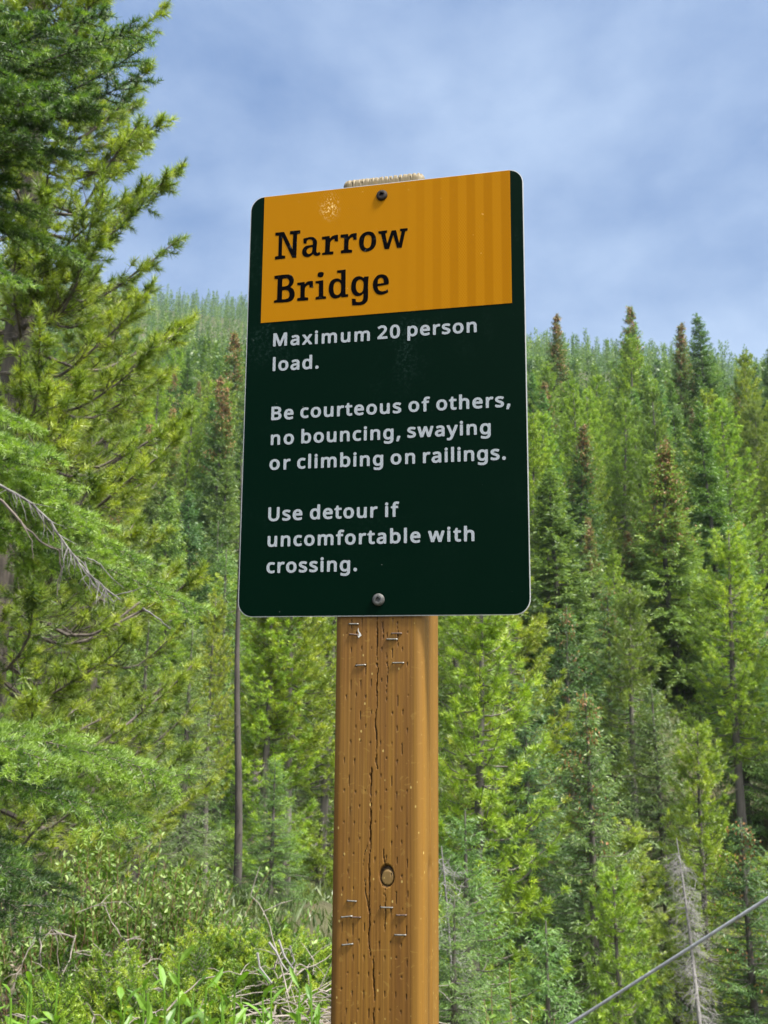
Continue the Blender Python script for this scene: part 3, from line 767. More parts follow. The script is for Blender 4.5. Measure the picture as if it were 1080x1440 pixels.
g1 = noise(t, mapped((60, 60, 1.6)), 1.0, 4, 0.6, 0.6); g2 = noise(t, mapped((420, 420, 9)), 1.0, 3, 0.6); g3 = noise(t, mapped((14, 14, 4)), 1.0, 4, 0.55)
wv = N(t, 'ShaderNodeTexWave', wave_type='BANDS', bands_direction='X'); wv.inputs['Scale'].default_value = 62; wv.inputs['Distortion'].default_value = 5.5
wv.inputs['Detail'].default_value = 3; wv.inputs['Detail Scale'].default_value = 0.6
t.links.new(mapped((1, 0.8, 0.10)), wv.inputs['Vector'])
wood = ramp(t, g1, [(0.28, (0.19, 0.082, 0.017)), (0.5, (0.33, 0.16, 0.032)), (0.72, (0.48, 0.26, 0.058))])
wood = mixc(t, mathn(t, 'MULTIPLY', wv.outputs['Fac'], 0.24), wood, (0.17, 0.068, 0.014))
wood = mixc(t, mathn(t, 'MULTIPLY', ramp(t, g2, [(0.45, (0, 0, 0)), (0.7, (1, 1, 1))]), 0.4), wood, (0.13, 0.055, 0.015))
wood = mixc(t, mathn(t, 'MULTIPLY', ramp(t, g3, [(0.5, (0, 0, 0)), (0.75, (1, 1, 1))]), 0.35), wood, (0.36, 0.24, 0.10))
side_g = noise(t, mapped((900, 330, 1.3), (2, 5, 1)), 1.0, 4, 0.62, 0.3)
wood = mixc(t, mathn(t, 'MULTIPLY', ramp(t, side_g, [(0.46, (0, 0, 0)), (0.66, (1, 1, 1))]), 0.5), wood, (0.15, 0.062, 0.013))
# yellower sapwood along the right-hand edge and side
xr_ = mathn(t, 'SUBTRACT', sp.outputs[0], pcx + 0.031)
sap = ramp(t, mathn(t, 'MULTIPLY', xr_, 100), [(0.0, (0, 0, 0)), (0.6, (1, 1, 1))])
wood = mixc(t, mathn(t, 'MULTIPLY', sap, 0.38), wood, (0.42, 0.235, 0.045))
kn = N(t, 'ShaderNodeAttribute', attribute_name='knot'); dt = N(t, 'ShaderNodeAttribute', attribute_name='dirt')
wood = mixc(t, kn.outputs['Fac'], wood, mixc(t, g2, (0.30, 0.2, 0.12), (0.2, 0.12, 0.065)))
# silvered, weathered top end
zt_ = mathn(t, 'SUBTRACT', sp.outputs[2], Zs + SH / 2 - 0.015)
wt_ = ramp(t, mathn(t, 'MULTIPLY', zt_, 60), [(0.0, (0, 0, 0)), (0.5, (1, 1, 1))])
wood = mixc(t, mathn(t, 'MULTIPLY', wt_, 0.92), wood, mixc(t, g2, (0.42, 0.36, 0.42), (0.19, 0.165, 0.2)))
# small pale specks
vr = N(t, 'ShaderNodeTexVoronoi'); vr.inputs['Scale'].default_value = 1.0; t.links.new(mapped((95, 95, 62)), vr.inputs['Vector'])
spk = ramp(t, vr.outputs['Distance'], [(0.06, (1, 1, 1)), (0.1, (0, 0, 0))])
wood = mixc(t, mathn(t, 'MULTIPLY', spk, 0.6), wood, (0.9, 0.7, 0.45))
scr = ramp(t, noise(t, mapped((60, 60, 90), (3, 1, 2)), 1.0, 2, 0.5, 2.5), [(0.66, (0, 0, 0)), (0.69, (1, 1, 1))])
wood = mixc(t, mathn(t, 'MULTIPLY', scr, 0.25), wood, (0.55, 0.36, 0.16))
wood = mixc(t, 1.0, wood, (0.50, 0.475, 0.235), 'MULTIPLY')
wood = mixc(t, mathn(t, 'MULTIPLY', dt.outputs['Fac'], 0.92), wood, (0.02, 0.011, 0.006))
t.links.new(wood, p.inputs['Base Color'])
bn = N(t, 'ShaderNodeBump'); bn.inputs['Strength'].default_value = 0.35; bn.inputs['Distance'].default_value = 0.0006
t.links.new(g2, bn.inputs['Height']); t.links.new(bn.outputs[0], p.inputs['Normal'])
post = bpy.data.objects.new('post', pm); COL.objects.link(post); post.parent = root; pm.materials.append(mt)

STAPLES = [(491.2, 877.5, 503.8, 877.5, 0), (492, 891.8, 506, 893, 1), (551, 890.8, 564.4, 890.6, 1), (544, 899, 558.5, 899, 0), (500.7, 935.9, 514, 935, 0), (552.6, 932.2, 567.6, 932, 0),
           (488.8, 1266.3, 501, 1267, 0), (536, 1275.5, 552, 1276, 0), (557.8, 1286.5, 571.3, 1286.5, 1), (480.3, 1289.4, 495, 1288, 0), (495, 1289.2, 506.9, 1289.7, 1),
           (555.6, 1314.3, 570.6, 1314.5, 0), (481.6, 1328.4, 496, 1327, 0)]
for a, b, c, d, rust in STAPLES:
    x0, z0 = sx(a, b, PY0); x1, z1 = sx(c, d, PY0)
    mb = MB()
    o1 = 0.0014; r = 0.0008
    mb.tube([(x0, PY0 + 0.003, z0), (x0, PY0 - o1 * 0.7, z0), (x0 + 0.0005, PY0 - o1, z0), (x1 - 0.0005, PY0 - o1, z1), (x1, PY0 - o1 * 0.7, z1), (x1, PY0 + 0.003, z1)], r, 6)
    mb.build('staple', M['staple_rust' if rust else 'staple'], post)
mb = MB()
pa = [sx(504.5, 883, PY0), (sx(505.5, 888, PY0)), sx(507.3, 890.5, PY0), sx(509, 893.5, PY0), sx(505, 897, PY0), sx(503, 893, PY0), sx(505.5, 891.5, PY0), sx(503.8, 887, PY0)]
poly_mesh(mb, [pa], PY0 - 0.0019, 0.0003)
o = mb.build('paper_scrap', M['paper'], post)

# ------------------------------------------------------------------ conifers
def spruce_proto(seed, H, Rb, cb, spacing=0.36, nb=6, fl=0.17, fw=0.05, droop=0.35, dens=1.0, cones=0.0, thin=0.0):
    """trunk+limbs, crown of flat hanging sprays, cone clusters; base at the origin"""
    rg = np.random.default_rng(seed)
    tr, cr_, cn = MB(), MB(), MB()
    zs = np.linspace(0, H, 14); r0 = 0.011 * H + 0.02
    bend = np.stack([0.012 * H * np.sin(zs * 0.35 + seed), 0.012 * H * np.sin(zs * 0.27 + seed * 2), zs], 1); bend -= bend[0] * [1, 1, 0]
    tr.tube(bend, r0 * (1 - zs / H) ** 0.9 + 0.008, 7)
    z = cb
    while z < H - 0.15:
        t = (z - cb) / (H - cb)
        cx = np.interp(z, zs, bend[:, 0]); cy_ = np.interp(z, zs, bend[:, 1])
        Lm = Rb * (1 - t) ** 0.9 * (0.55 + 0.45 * min(1, t * 5 + 0.35)) + 0.10
        k = max(3, int(round(nb * (0.7 + 0.6 * rg.random()))))
        a0 = rg.random() * 6.28
        for b in range(k):
            if rg.random() < thin: continue
            az = a0 + 6.283 * b / k + rg.normal() * 0.25
            L = Lm * (0.62 + 0.5 * rg.random())
            d2 = np.array([math.cos(az), math.sin(az), 0]); sd2 = np.array([-d2[1], d2[0], 0])
            rise = 0.75 * t ** 1.5 - 0.12 + rg.normal() * 0.06
            u = np.linspace(0, 1, 7)
            zc = L * (rise * u - droop * (1 - t * 0.6) * np.sin(u * 2.4) * u + 0.22 * u ** 3)
            lat = L * 0.06 * rg.normal() * u ** 2
            P = np.array([cx, cy_, z + rg.normal() * spacing * 0.35]) + d2 * (L * u * 0.95)[:, None] + sd2 * lat[:, None]; P[:, 2] += zc
            if L > 0.35: tr.tube(P[:6], (0.006 + 0.011 * L) * (1 - u[:6] * 0.85), 4, False)
            bt = rg.normal() * 0.12
            nt = max(4, int(L / 0.085 * dens))
            ut = np.linspace(0.10 + 0.12 * (1 - t), 1.0, nt) + rg.normal(size=nt) * 0.01
            ut = np.clip(ut, 0.03, 1)
            for s in (-1, 1):
                TL = (L * 0.36 * np.clip(1.08 - ut, 0, 1) ** 0.75 + 0.07) * (0.65 + 0.6 * rg.random(nt)) * (0.55 + 0.45 * np.clip(ut * 3, 0, 1))
                Bp = np.stack([np.interp(ut, u, P[:, q]) for q in range(3)], 1)
                td = nrm(d2 * (0.75 + 0.3 * rg.random((nt, 1))) + s * sd2 * (0.55 + 0.35 * rg.random((nt, 1))) + np.array([0, 0, 1.0]) * (-0.18 + 0.2 * rg.normal(size=(nt, 1))))
                m = np.maximum(1, (TL / (fl * 0.42)).astype(int))
                idx = np.repeat(np.arange(nt), m)
                pos = np.concatenate([(np.arange(q) + 0.3) / q for q in m])
                n = len(idx)
                bb = Bp[idx] + td[idx] * (TL[idx] * pos)[:, None]; bb[:, 2] -= 0.12 * (TL[idx] * pos) ** 1.5
                dd = nrm(td[idx] + rg.normal(size=(n, 3)) * 0.42 + np.array([0, 0, -0.12]))
                tint = np.clip(0.42 + bt + 0.16 * rg.normal(size=n) + 0.22 * (pos - 0.5) + 0.18 * (ut[idx] - 0.6), 0, 1)
                cr_.fronds(bb, dd, fl * (0.7 + 0.6 * rg.random(n)), fw * (0.7 + 0.6 * rg.random(n)), tint, side=np.array([0, 0, 1.0]) + 0.55 * rg.normal(size=(n, 3)))
            ms = max(4, int(L / (fl * 0.16))); us = rg.uniform(0.06, 1.0, ms)                 # sprays along the limb itself
            Bs = np.stack([np.interp(us, u, P[:, q]) for q in range(3)], 1)
            ds = nrm(d2 * 0.6 + sd2 * rg.normal(size=(ms, 1)) * 0.9 + np.array([0, 0, 1.0]) * (0.25 * rg.normal(size=(ms, 1)) - 0.05))
            cr_.fronds(Bs, ds, fl * (0.7 + 0.6 * rg.random(ms)), fw * (0.7 + 0.6 * rg.random(ms)), np.clip(0.36 + bt + 0.16 * rg.normal(size=ms), 0, 1), side=np.array([0, 0, 1.0]) + 0.55 * rg.normal(size=(ms, 3)))
            if cones and t > 0.52 and rg.random() < cones * (t - 0.4) * 1.8:
                m = 10 + int(14 * rg.random()); uu = 0.25 + 0.75 * rg.random(m)
                bb = np.stack([np.interp(uu, u, P[:, q]) for q in range(3)], 1) + rg.normal(size=(m, 3)) * 0.07
                dd = nrm(np.array([0, 0, -1.0]) + rg.normal(size=(m, 3)) * 0.35)
                for q in range(2):
                    cn.fronds(bb, dd, 0.6 * fl + 0.3 * fl * rg.random(m), 0.3 * fl, np.clip(0.5 + 0.25 * rg.normal(size=m), 0, 1), rng=rg)
        z += spacing * (0.75 + 0.5 * rg.random()) * (1.0 - 0.45 * t)
    n = 60
    bb = np.array([bend[-1, 0], bend[-1, 1], H]) - np.stack([np.zeros(n), np.zeros(n), 0.55 * rg.random(n)], 1)
    cr_.fronds(bb, nrm(rg.normal(size=(n, 3)) * 0.5 + [0, 0, 0.9]), fl * 0.85, fw * 0.8, 0.6, rng=rg)
    return tr, cr_, (cn if cn.n else None)


def tuft(mb, b, d, n, L, W, spread, rg, t0=0.5):
    """round brush of needles at each shoot tip b pointing along d"""
    k = len(b); idx = np.repeat(np.arange(k), n); N_ = k * n
    dd = nrm(d[idx] * 0.75 + rg.normal(size=(N_, 3)) * spread)
    bb = b[idx] - d[idx] * (rg.random((N_, 1)) * L * 0.9)
    tc_ = np.clip(t0 + 0.2 * rg.normal(size=k), 0, 1)[idx] + 0.1 * rg.normal(size=N_)
    mb.fronds(bb, dd, L * (0.7 + 0.6 * rg.random(N_)), W * (0.7 + 0.6 * rg.random(N_)), np.clip(tc_, 0, 1), rng=rg)


def pine_proto(seed, H, Rb, cb, spacing=0.42, nb=5, tl=0.15, tw=0.035, per=13, dens=1.0, conical=0.7, dead=0):
    rg = np.random.default_rng(seed)
    tr, cr_ = MB(), MB()
    zs = np.linspace(0, H, 16); r0 = 0.0095 * H + 0.02
    bend = np.stack([0.014 * H * np.sin(zs * 0.3 + seed), 0.014 * H * np.sin(zs * 0.23 + seed * 2), zs], 1); bend -= bend[0] * [1, 1, 0]
    tr.tube(bend, r0 * (1 - zs / H) ** 0.8 + 0.01, 7)
    for _ in range(dead):
        z = rg.uniform(0.12, 0.95) * cb; az = rg.random() * 6.28; L = rg.uniform(0.2, 0.9)
        p0 = np.array([np.interp(z, zs, bend[:, 0]), np.interp(z, zs, bend[:, 1]), z]); d = np.array([math.cos(az), math.sin(az), rg.normal() * 0.25])
        tr.tube([p0, p0 + d * L * 0.5 + [0, 0, 0.02], p0 + d * L + [0, 0, -0.06]], [0.014, 0.009, 0.004], 4, False)
    z = cb
    while z < H - 0.2:
        t = (z - cb) / (H - cb)
        cx = np.interp(z, zs, bend[:, 0]); cy_ = np.interp(z, zs, bend[:, 1])
        Lm = Rb * (1 - t) ** conical * (0.6 + 0.4 * min(1, t * 4 + 0.3)) + 0.12
        k = max(3, int(round(nb * (0.7 + 0.6 * rg.random())))); a0 = rg.random() * 6.28
        for b in range(k):
            az = a0 + 6.283 * b / k + rg.normal() * 0.3
            L = Lm * (0.6 + 0.55 * rg.random())
            d2 = np.array([math.cos(az), math.sin(az), 0]); sd2 = np.array([-d2[1], d2[0], 0])
            u = np.linspace(0, 1, 6)
            rise = 0.1 + 0.5 * t + rg.normal() * 0.12
            P = np.array([cx, cy_, z + rg.normal() * 0.12]) + d2 * (L * u)[:, None] + sd2 * (L * 0.08 * rg.normal() * u ** 2)[:, None]
            P[:, 2] += L * (rise * u - 0.22 * np.sin(u * 3.0) + 0.22 * u ** 2.5)
            tr.tube(P, (0.005 + 0.012 * L) * (1 - u * 0.8), 4, False)
            n = max(4, int(L / 0.075 * dens))
            ut = np.clip(0.08 + 0.92 * rg.random(n) ** 0.8, 0, 1)
            Bp = np.stack([np.interp(ut, u, P[:, q]) for q in range(3)], 1)
            off = (0.05 + 0.24 * L * (1.1 - ut)) * (0.4 + 0.8 * rg.random(n))
            td = nrm(d2 * 0.6 + sd2 * rg.normal(size=(n, 1)) * 0.75 + np.array([0, 0, 1]) * (0.28 + 0.3 * rg.normal(size=(n, 1))))
            tip = Bp + td * off[:, None]
            tuft(cr_, np.vstack([tip, P[-1:]]), np.vstack([nrm(td + [0, 0, 0.35]), nrm(d2 + [0, 0, 0.6])[None]]), per, tl, tw, 0.55, rg, 0.48 + 0.12 * rg.normal())
        z += spacing * (0.7 + 0.6 * rg.random()) * (1 - 0.4 * t)
    tuft(cr_, bend[-1:] + [0, 0, 0.02], np.array([[0, 0, 1.0]]), per * 3, tl, tw, 0.5, rg)
    return tr, cr_, None


class Proto:
    def __init__(self, name, built, mats):
        self.tr = built[0].mesh('trunk', True); self.cr = built[1].mesh('crown'); self.cn = built[2].mesh('cone_clusters') if built[2] else None
        self.tr.materials.append(mats[0]); self.cr.materials.append(mats[1])
        if self.cn: self.cn.materials.append(M['cones'])
        self.name = name; self.root = None
        self.H = max(v.co.z for v in self.tr.vertices)

    def place(self, loc, height, rz, label, cat, group=None, color=(1, 1, 1), fat=1.0, lean=(0, 0)):
        if self.root is None:
            r = empty(self.name, (0, 0, 0)); self.root = r
            for nm, me in (('trunk', self.tr), ('crown', self.cr), ('cone_clusters', self.cn)):
                if me:
                    o = bpy.data.objects.new(nm, me); COL.objects.link(o); o.parent = r
                    if nm == 'cone_clusters': o['kind'] = 'stuff'
        else:
            r = copy_tree(self.root)
            if 'group' in r: del r['group']
        fat *= 1.18
        s = height / self.H
        r.location = loc; r.scale = (s * fat, s * fat, s); r.rotation_euler = (lean[0], lean[1], rz)
        for ch in r.children:
            if ch.name.startswith('crown'): ch.color = (*color, 1.0)
        tag(r, label, cat, group)
        return r


SP = [Proto('spruce_tree', spruce_proto(11 + k, 14.0, [2.7, 3.2, 2.3, 2.9][k], [0.8, 1.5, 0.6, 2.0][k], spacing=0.4, nb=7, droop=[0.35, 0.45, 0.3, 0.4][k]), (M['bark_far'], M['spruce'])) for k in range(4)]
SC_ = [Proto('spruce_tree', spruce_proto(31 + k, 14.0, [2.4, 3.1][k], [1.2, 1.0][k], cones=0.95, droop=0.4), (M['bark_far'], M['spruce'])) for k in range(2)]
SCB = Proto('spruce_tree', spruce_proto(37, 14.0, 2.9, 1.0, cones=2.6, droop=0.42), (M['bark_far'], M['spruce']))
PN = [Proto('pine_tree', pine_proto(51 + k, 14.0, [2.5, 2.1, 2.8, 2.2][k], [1.4, 2.4, 0.8, 3.2][k], dead=12, conical=0.68, tl=0.15, tw=0.028, per=16, dens=1.15), (M['bark_far'], M['pine'])) for k in range(4)]
# closer trees: finer sprays
SPM = [Proto('spruce_tree', spruce_proto(71 + k, 8.0, [1.8, 1.45][k], 0.4, spacing=0.23, nb=7, fl=0.085, fw=0.016, dens=1.3, droop=0.35, cones=[0, 0.25][k]), (M['bark_far'], M['spruce'])) for k in range(2)]
SPN = [Proto('spruce_tree', spruce_proto(91 + k, 5.0, [1.15, 0.95][k], 0.2, spacing=0.165, nb=7, fl=0.06, fw=0.0085, droop=0.3, dens=1.5), (M['bark_far'], M['spruce'])) for k in range(2)]
PNM = [Proto('pine_tree', pine_proto(81 + k, 9.0, [1.25, 1.1][k], [1.0, 3.4][k], spacing=0.27, nb=6, tl=0.10, tw=0.013, per=24, dens=1.2, dead=14, conical=0.55), (M['bark_far'], M['pine'])) for k in range(2)]

rs = random.Random(4)
GREENS = {'dark': (0.62, 0.75, 0.72), 'blue': (0.78, 0.98, 1.15), 'grey': (1.15, 1.08, 1.05), 'green': (0.95, 1.1, 0.85), 'yellow': (1.2, 1.15, 0.7), 'olive': (0.85, 0.85, 0.8), 'pale': (1.45, 1.35, 1.1), 'lime': (1.25, 1.35, 0.75)}
placed = []


def jit(c, a=0.1):
    f = 1 + rs.uniform(-a, a)
    return tuple(max(0.1, v * f * (1 + rs.uniform(-0.05, 0.05))) for v in c)


def tree_at(P, px, pytop, Y, label, cat, col='green', fat=1.0, lean=(0, 0), group=None):
    """a tree whose tip is seen at a photo pixel, Y metres ahead, standing on the ground there"""
    q = at(px, pytop, Y); g = gp(q[0], Y, -0.1)
    placed.append((q[0], Y, 1.2))
    return P.place(g, q[2] - g[2], rs.uniform(0, 6.28), label, cat, group, jit(GREENS[col], 0.06), fat, lean)


HERO = [
    # right of the sign, the skyline row
    (SC_[0], 786, 443, 98, 'rust topped spruce spire on the skyline just right of the sign', 'spruce', 'olive', 0.8),
    (SC_[1], 879, 432, 100, 'tallest brown tipped spruce on the skyline between the sign and the right edge', 'spruce', 'green', 0.8),
    (PN[0], 884, 468, 92, 'lime green pine standing in front of the tallest skyline spruce', 'pine', 'lime', 0.9),
    (SP[0], 976, 441, 96, 'dark green spruce with a bushy tip beside a rust topped spruce on the skyline', 'spruce', 'dark', 0.95),
    (SC_[0], 959, 456, 95, 'rust topped spruce touching the left side of a dark bushy skyline spruce', 'spruce', 'olive', 0.8),
    (PN[1], 1051, 494, 90, 'yellow green pine near the right edge rising above the skyline', 'pine', 'yellow', 0.85),
    (SP[2], 1078, 488, 92, 'dark spruce cut by the right edge at the skyline', 'spruce', 'dark', 0.8),
    (PN[2], 830, 548, 78, 'broad yellow green pine on the slope right of the sign below the tallest spire', 'pine', 'lime', 0.85),
    (PN[0], 990, 545, 70, 'wide pale green pine behind the brown coned spruce', 'pine', 'pale', 0.95),
    (PN[1], 912, 636, 62, 'slim pale lime pine just left of the brown coned spruce', 'pine', 'lime', 0.8),
    (PN[3], 765, 505, 84, 'mid green pine beside the right edge of the sign panel', 'pine', 'green', 0.9),
    (PN[2], 830, 606, 66, 'yellow green pine with layered boughs between the sign and the slim lime pine', 'pine', 'yellow', 0.85),
    (SCB, 941, 622, 52, 'olive spruce heavy with brown cones in its top, pale trunk showing low down', 'spruce', 'pale', 1.15),
    (SP[1], 782, 662, 46, 'greyish green spruce with drooping boughs right beside the lower right sign corner', 'spruce', 'grey', 1.2),
    (PN[3], 1056, 560, 74, 'dark shaded pine with bare lower stem at the right edge', 'pine', 'olive', 0.8),
    (SP[3], 905, 520, 85, 'dark spruce wedged between the lime pine and the wide pale pine', 'spruce', 'dark', 0.8),
    (PN[1], 868, 775, 48, 'small lime pine in front of the layered pine, below the sign corner level', 'pine', 'lime', 0.8),
    # lower right, in the gully
    (SPM[0], 752, 950, 27, 'bluish green spruce standing in the gully right of the post', 'spruce', 'blue', 1.0),
    (SPM[1], 817, 968, 25, 'grey green spruce with an orange tip in the gully', 'spruce', 'grey', 0.95),
    (SPN[0], 664, 1140, 14.5, 'small fresh green spruce close to the right side of the post', 'spruce', 'green', 0.95),
    (SPN[1], 634, 1262, 11.0, 'little spruce touching the post near the bottom of the photo', 'spruce', 'green', 1.15),
    (PNM[0], 858, 1222, 17.5, 'yellow green young pine below the orange tipped spruce', 'pine', 'lime', 0.8),
    (SPN[0], 780, 1296, 13.5, 'small green spruce at the bottom between the post and the young pine', 'spruce', 'green', 0.9),
    (PNM[0], 985, 1015, 25, 'tall yellow green pine right of the dead snag', 'pine', 'yellow', 0.85),
    (SPM[1], 1052, 1150, 23, 'dark green spruce in the lower right corner behind the cable', 'spruce', 'dark', 1.15),
    (PNM[1], 708, 760, 29, 'dark stemmed pine beside the post under the sign corner', 'pine', 'yellow', 1.0),
    (PNM[1], 884, 815, 36, 'slim dark stemmed pine above the orange tipped spruce', 'pine', 'olive', 0.9),
    (SPM[1], 805, 850, 34, 'dark trunked spruce rising behind the orange tipped spruce', 'spruce', 'dark', 0.9),
    (PNM[0], 650, 800, 24, 'bright lime pine whose boughs touch the right side of the post', 'pine', 'lime', 1.0),
    (SPM[0], 925, 960, 31, 'dull green spruce behind the dead snag', 'spruce', 'olive', 1.0),
    # left of the sign
    (SC_[1], 322, 470, 82, 'rusty topped spruce half hidden by the left edge of the sign', 'spruce', 'olive', 0.85),
    (SC_[0], 241, 575, 66, 'rust brown topped spruce between the big left pine and the sign', 'spruce', 'grey', 0.9),
    (SC_[1], 216, 600, 62, 'smaller brown tipped spruce touching the big left pine', 'spruce', 'olive', 0.8),
    (SP[0], 297, 560, 68, 'deep green spruce between the rust brown spruce and the sign', 'spruce', 'dark', 0.85),
    (SP[2], 268, 505, 90, 'dark green spruce standing on the slope above the rust brown spruce', 'spruce', 'dark', 0.85),
    (PN[0], 255, 470, 110, 'light green pine high on the left slope below the far ridge', 'pine', 'lime', 0.85),
    (SP[3], 325, 640, 50, 'grey green spruce against the left edge of the sign', 'spruce', 'grey', 0.9),
    (SP[1], 238, 690, 40, 'pale grey green spruce beside the big left pine, boughs sweeping down', 'spruce', 'pale', 0.8),
    (SPN[0], 318, 770, 21, 'green spruce by the lower left corner of the sign', 'spruce', 'green', 0.75),
    (PNM[0], 372, 800, 17, 'bright lime pine under the left part of the sign', 'pine', 'lime', 1.0),
    (PNM[1], 410, 700, 17.5, 'dark stemmed pine between the grey pole trunk and the post', 'pine', 'yellow', 1.05),
    (PNM[0], 455, 780, 20, 'yellow green pine whose boughs touch the left side of the post', 'pine', 'yellow', 1.0),
    (SPN[0], 384, 1065, 10.5, 'small fresh green spruce behind the mossy shrubs left of the post', 'spruce', 'green', 1.05),
    (SPN[1], 268, 880, 15, 'grey green spruce behind the bushes, left of the grey pole trunk', 'spruce', 'grey', 0.9),
    (PNM[1], 303, 830, 16, 'thin dark stemmed pine left of the grey pole trunk', 'pine', 'yellow', 0.7),
    (SPN[1], 205, 860, 13, 'dull green spruce behind the fir bough at the left', 'spruce', 'olive', 0.95),
]
for P, px, pt, Y, lab, cat, col, fat in HERO:
    tree_at(P, px, pt, Y, lab, cat, col, fat)


# -- dead trees
def dead_tree(base_, tip, r0, n, lab, lmax, seed, fuzz=True, mat='bark_dead'):
    rg = np.random.default_rng(seed)
    rt = empty('dead_tree', base_); tag(rt, lab, 'dead tree')
    tr = MB(); br = MB(); V = np.asarray(tip) - np.asarray(base_); H = np.linalg.norm(V)
    s = np.linspace(0, 1, 12); P = V * s[:, None] + np.stack([0.02 * np.sin(s * 9), 0.02 * np.sin(s * 7 + 1), 0 * s], 1) * H * 0.15
    tr.tube(P, r0 * (1 - s) ** 0.8 + 0.006, 8)
    for _ in range(n):
        k = rg.uniform(0.15, 0.97); az = rg.random() * 6.28; L = lmax * (1.05 - k) ** 0.7 * rg.uniform(0.4, 1.1) + 0.08
        p = np.array([np.interp(k, s, P[:, q]) for q in range(3)]); d = np.array([math.cos(az), math.sin(az), -0.15 + rg.normal() * 0.2])
        u = np.linspace(0, 1, 4)
        Q = p + d * (L * u)[:, None]; Q[:, 2] -= 0.25 * L * u ** 2
        br.tube(Q, (0.0035 + 0.005 * L) * (1 - 0.7 * u), 4, False)
        if fuzz:
            for _ in range(int(4 + L * 10)):
                q = np.array([np.interp(rg.uniform(0.2, 1), u, Q[:, c]) for c in range(3)]); e = nrm(d * 0.5 + rg.normal(size=3) * 0.6 + np.array([0, 0, -0.3]))
                br.tube([q, q + e * 0.1, q + e * 0.2 + rg.normal(size=3) * 0.03], [0.003, 0.0022, 0.001], 3, False)
    tr.build('trunk', M[mat], rt, True); br.build('dead_branches', M[mat], rt)
    return rt


q = at(951, 1178, 18); b = at(1003, 1440, 17.2); dv = b - q
bb = b + dv * 0.55; bb[2] = float(hgt(bb[0], bb[1])) - 0.1
dead_tree(bb, q, 0.07, 420, 'grey leaning dead snag with bristly bare twigs below the cable', 0.62, 3, mat='snag'); placed.append((bb[0], bb[1], 1.5))
q = at(338, 640, 14); b = at(333, 1258, 14); b[2] = float(hgt(b[0], b[1])) - 0.05
dead_tree(b, q, 0.058, 26, 'thin bare grey pole trunk left of the post, running up behind the sign', 0.35, 9, fuzz=False, mat='bark_dark'); placed.append((b[0], 14, 0.8))
q = at(690, 1225, 13); b = gp(q[0] - 0.2, 13.4, -0.1)
dead_tree(b, at(620, 1190, 13.4), 0.035, 110, 'grey dead sapling with tangled twigs hugging the right side of the post', 0.6, 21, mat='snag')

# -- the rest of the forest on the slopes (every tree its own object)
nfill = {'s': 0, 'p': 0}
cand = []
rf = np.random.default_rng(12)
for _ in range(9000):
    y = 24 + (160 - 24) * rf.random() ** 0.62
    cand.append((rf.uniform(-1, 1) * (0.47 * y + 5), y))
for x, y in cand:
    if len(placed) > 470: break
    r = 2.0 + 0.027 * y + (0.5 if y > 90 else 0)
    if any((x - a) ** 2 + (y - b) ** 2 < (r * (0.75 if c < 1.3 else 1)) ** 2 for a, b, c in placed): continue
    gz = float(hgt(x, y))
    is_s = rf.random() < (0.52 if x < 0 else 0.40)
    px = 540 + FPX * x / y * 0.985
    # keep the open grassy patch at the right and the sight lines down the gully clear
    if 1030 < px < 1150 and 36 < y < 64: continue
    if 875 < px < 1010 and 33 < y < 52: continue
    if 745 < px < 830 and 33 < y < 46: continue
    if y < 34:
        if px < 380 and y < 30 : continue
        top = gz + rf.uniform(4.5, 8.0)
        if px > 600: top = min(top, 1.5 + y * rf.uniform(-0.12, 0.0))
        if px < 600: top = min(top, 1.5 + y * rf.uniform(0.0, 0.12))
    elif y < 60:
        top = min(gz + rf.uniform(8, 14), 1.5 + y * rf.uniform(0.08, 0.24))
    else:
        hh = rf.uniform(11, 17.5)
        lim = np.interp(px, [180, 340, 540, 760, 1000, 1100], [0.335, 0.32, 0.33, 0.335, 0.315, 0.30])
        top = min(gz + hh, 1.5 + y * lim * rf.uniform(0.93, 1.0))
    h_ = top - gz + 0.1
    if h_ < 2.5: continue
    placed.append((x, y, 1.0))
    loc = (x, y, gz - 0.1)
    side = 'left of' if px < 345 else ('right of' if px > 740 else 'behind')
    if is_s:
        k = rf.random()
        if y < 44: P = SPM[int(rf.random() * 2)]
        elif k < (0.6 if px < 345 else 0.22) and y > 45: P = SC_[int(rf.random() * 2)]
        else: P = SP[int(rf.random() * 4)]
        cone = P in SC_
        col = ['dark', 'olive', 'grey', 'blue', 'green'][int(rf.random() * 5)]
        if cone: lab, grp = f'rust topped spruce among the crowded conifers on the slope {side} the sign', f'rust topped spruces on the slope {side} the sign'
        elif y < 34: lab, grp = f'small spruce down in the gully {"right of" if px > 540 else "left of"} the post', f'small spruces in the gully {"right of" if px > 540 else "left of"} the post'
        else: lab, grp = f'plain green spruce among the crowded conifers on the slope {side} the sign', f'plain green spruces on the slope {side} the sign'
        P.place(loc, h_, rf.uniform(0, 6.28), lab, 'spruce', grp, jit(GREENS[col], 0.15), rf.uniform(0.75, 1.0) * min(1.35, max(1, 11 / h_)))
    else:
        if y < 46: P = PNM[int(rf.random() * 2)]
        else: P = PN[int(rf.random() * 4)]
        if y < 34: lab, grp = f'young pine down in the gully {"right of" if px > 540 else "left of"} the post', f'young pines in the gully {"right of" if px > 540 else "left of"} the post'
        else: lab, grp = f'yellowish pine among the crowded conifers on the slope {side} the sign', f'yellowish pines on the slope {side} the sign'
        col = ['lime', 'yellow', 'green', 'pale', 'lime'][int(rf.random() * 5)]
        P.place(loc, h_, rf.uniform(0, 6.28), lab, 'pine', grp, jit(GREENS[col], 0.15), rf.uniform(0.8, 1.05) * min(1.35, max(1, 11 / h_)))
print('TREES', len(placed))


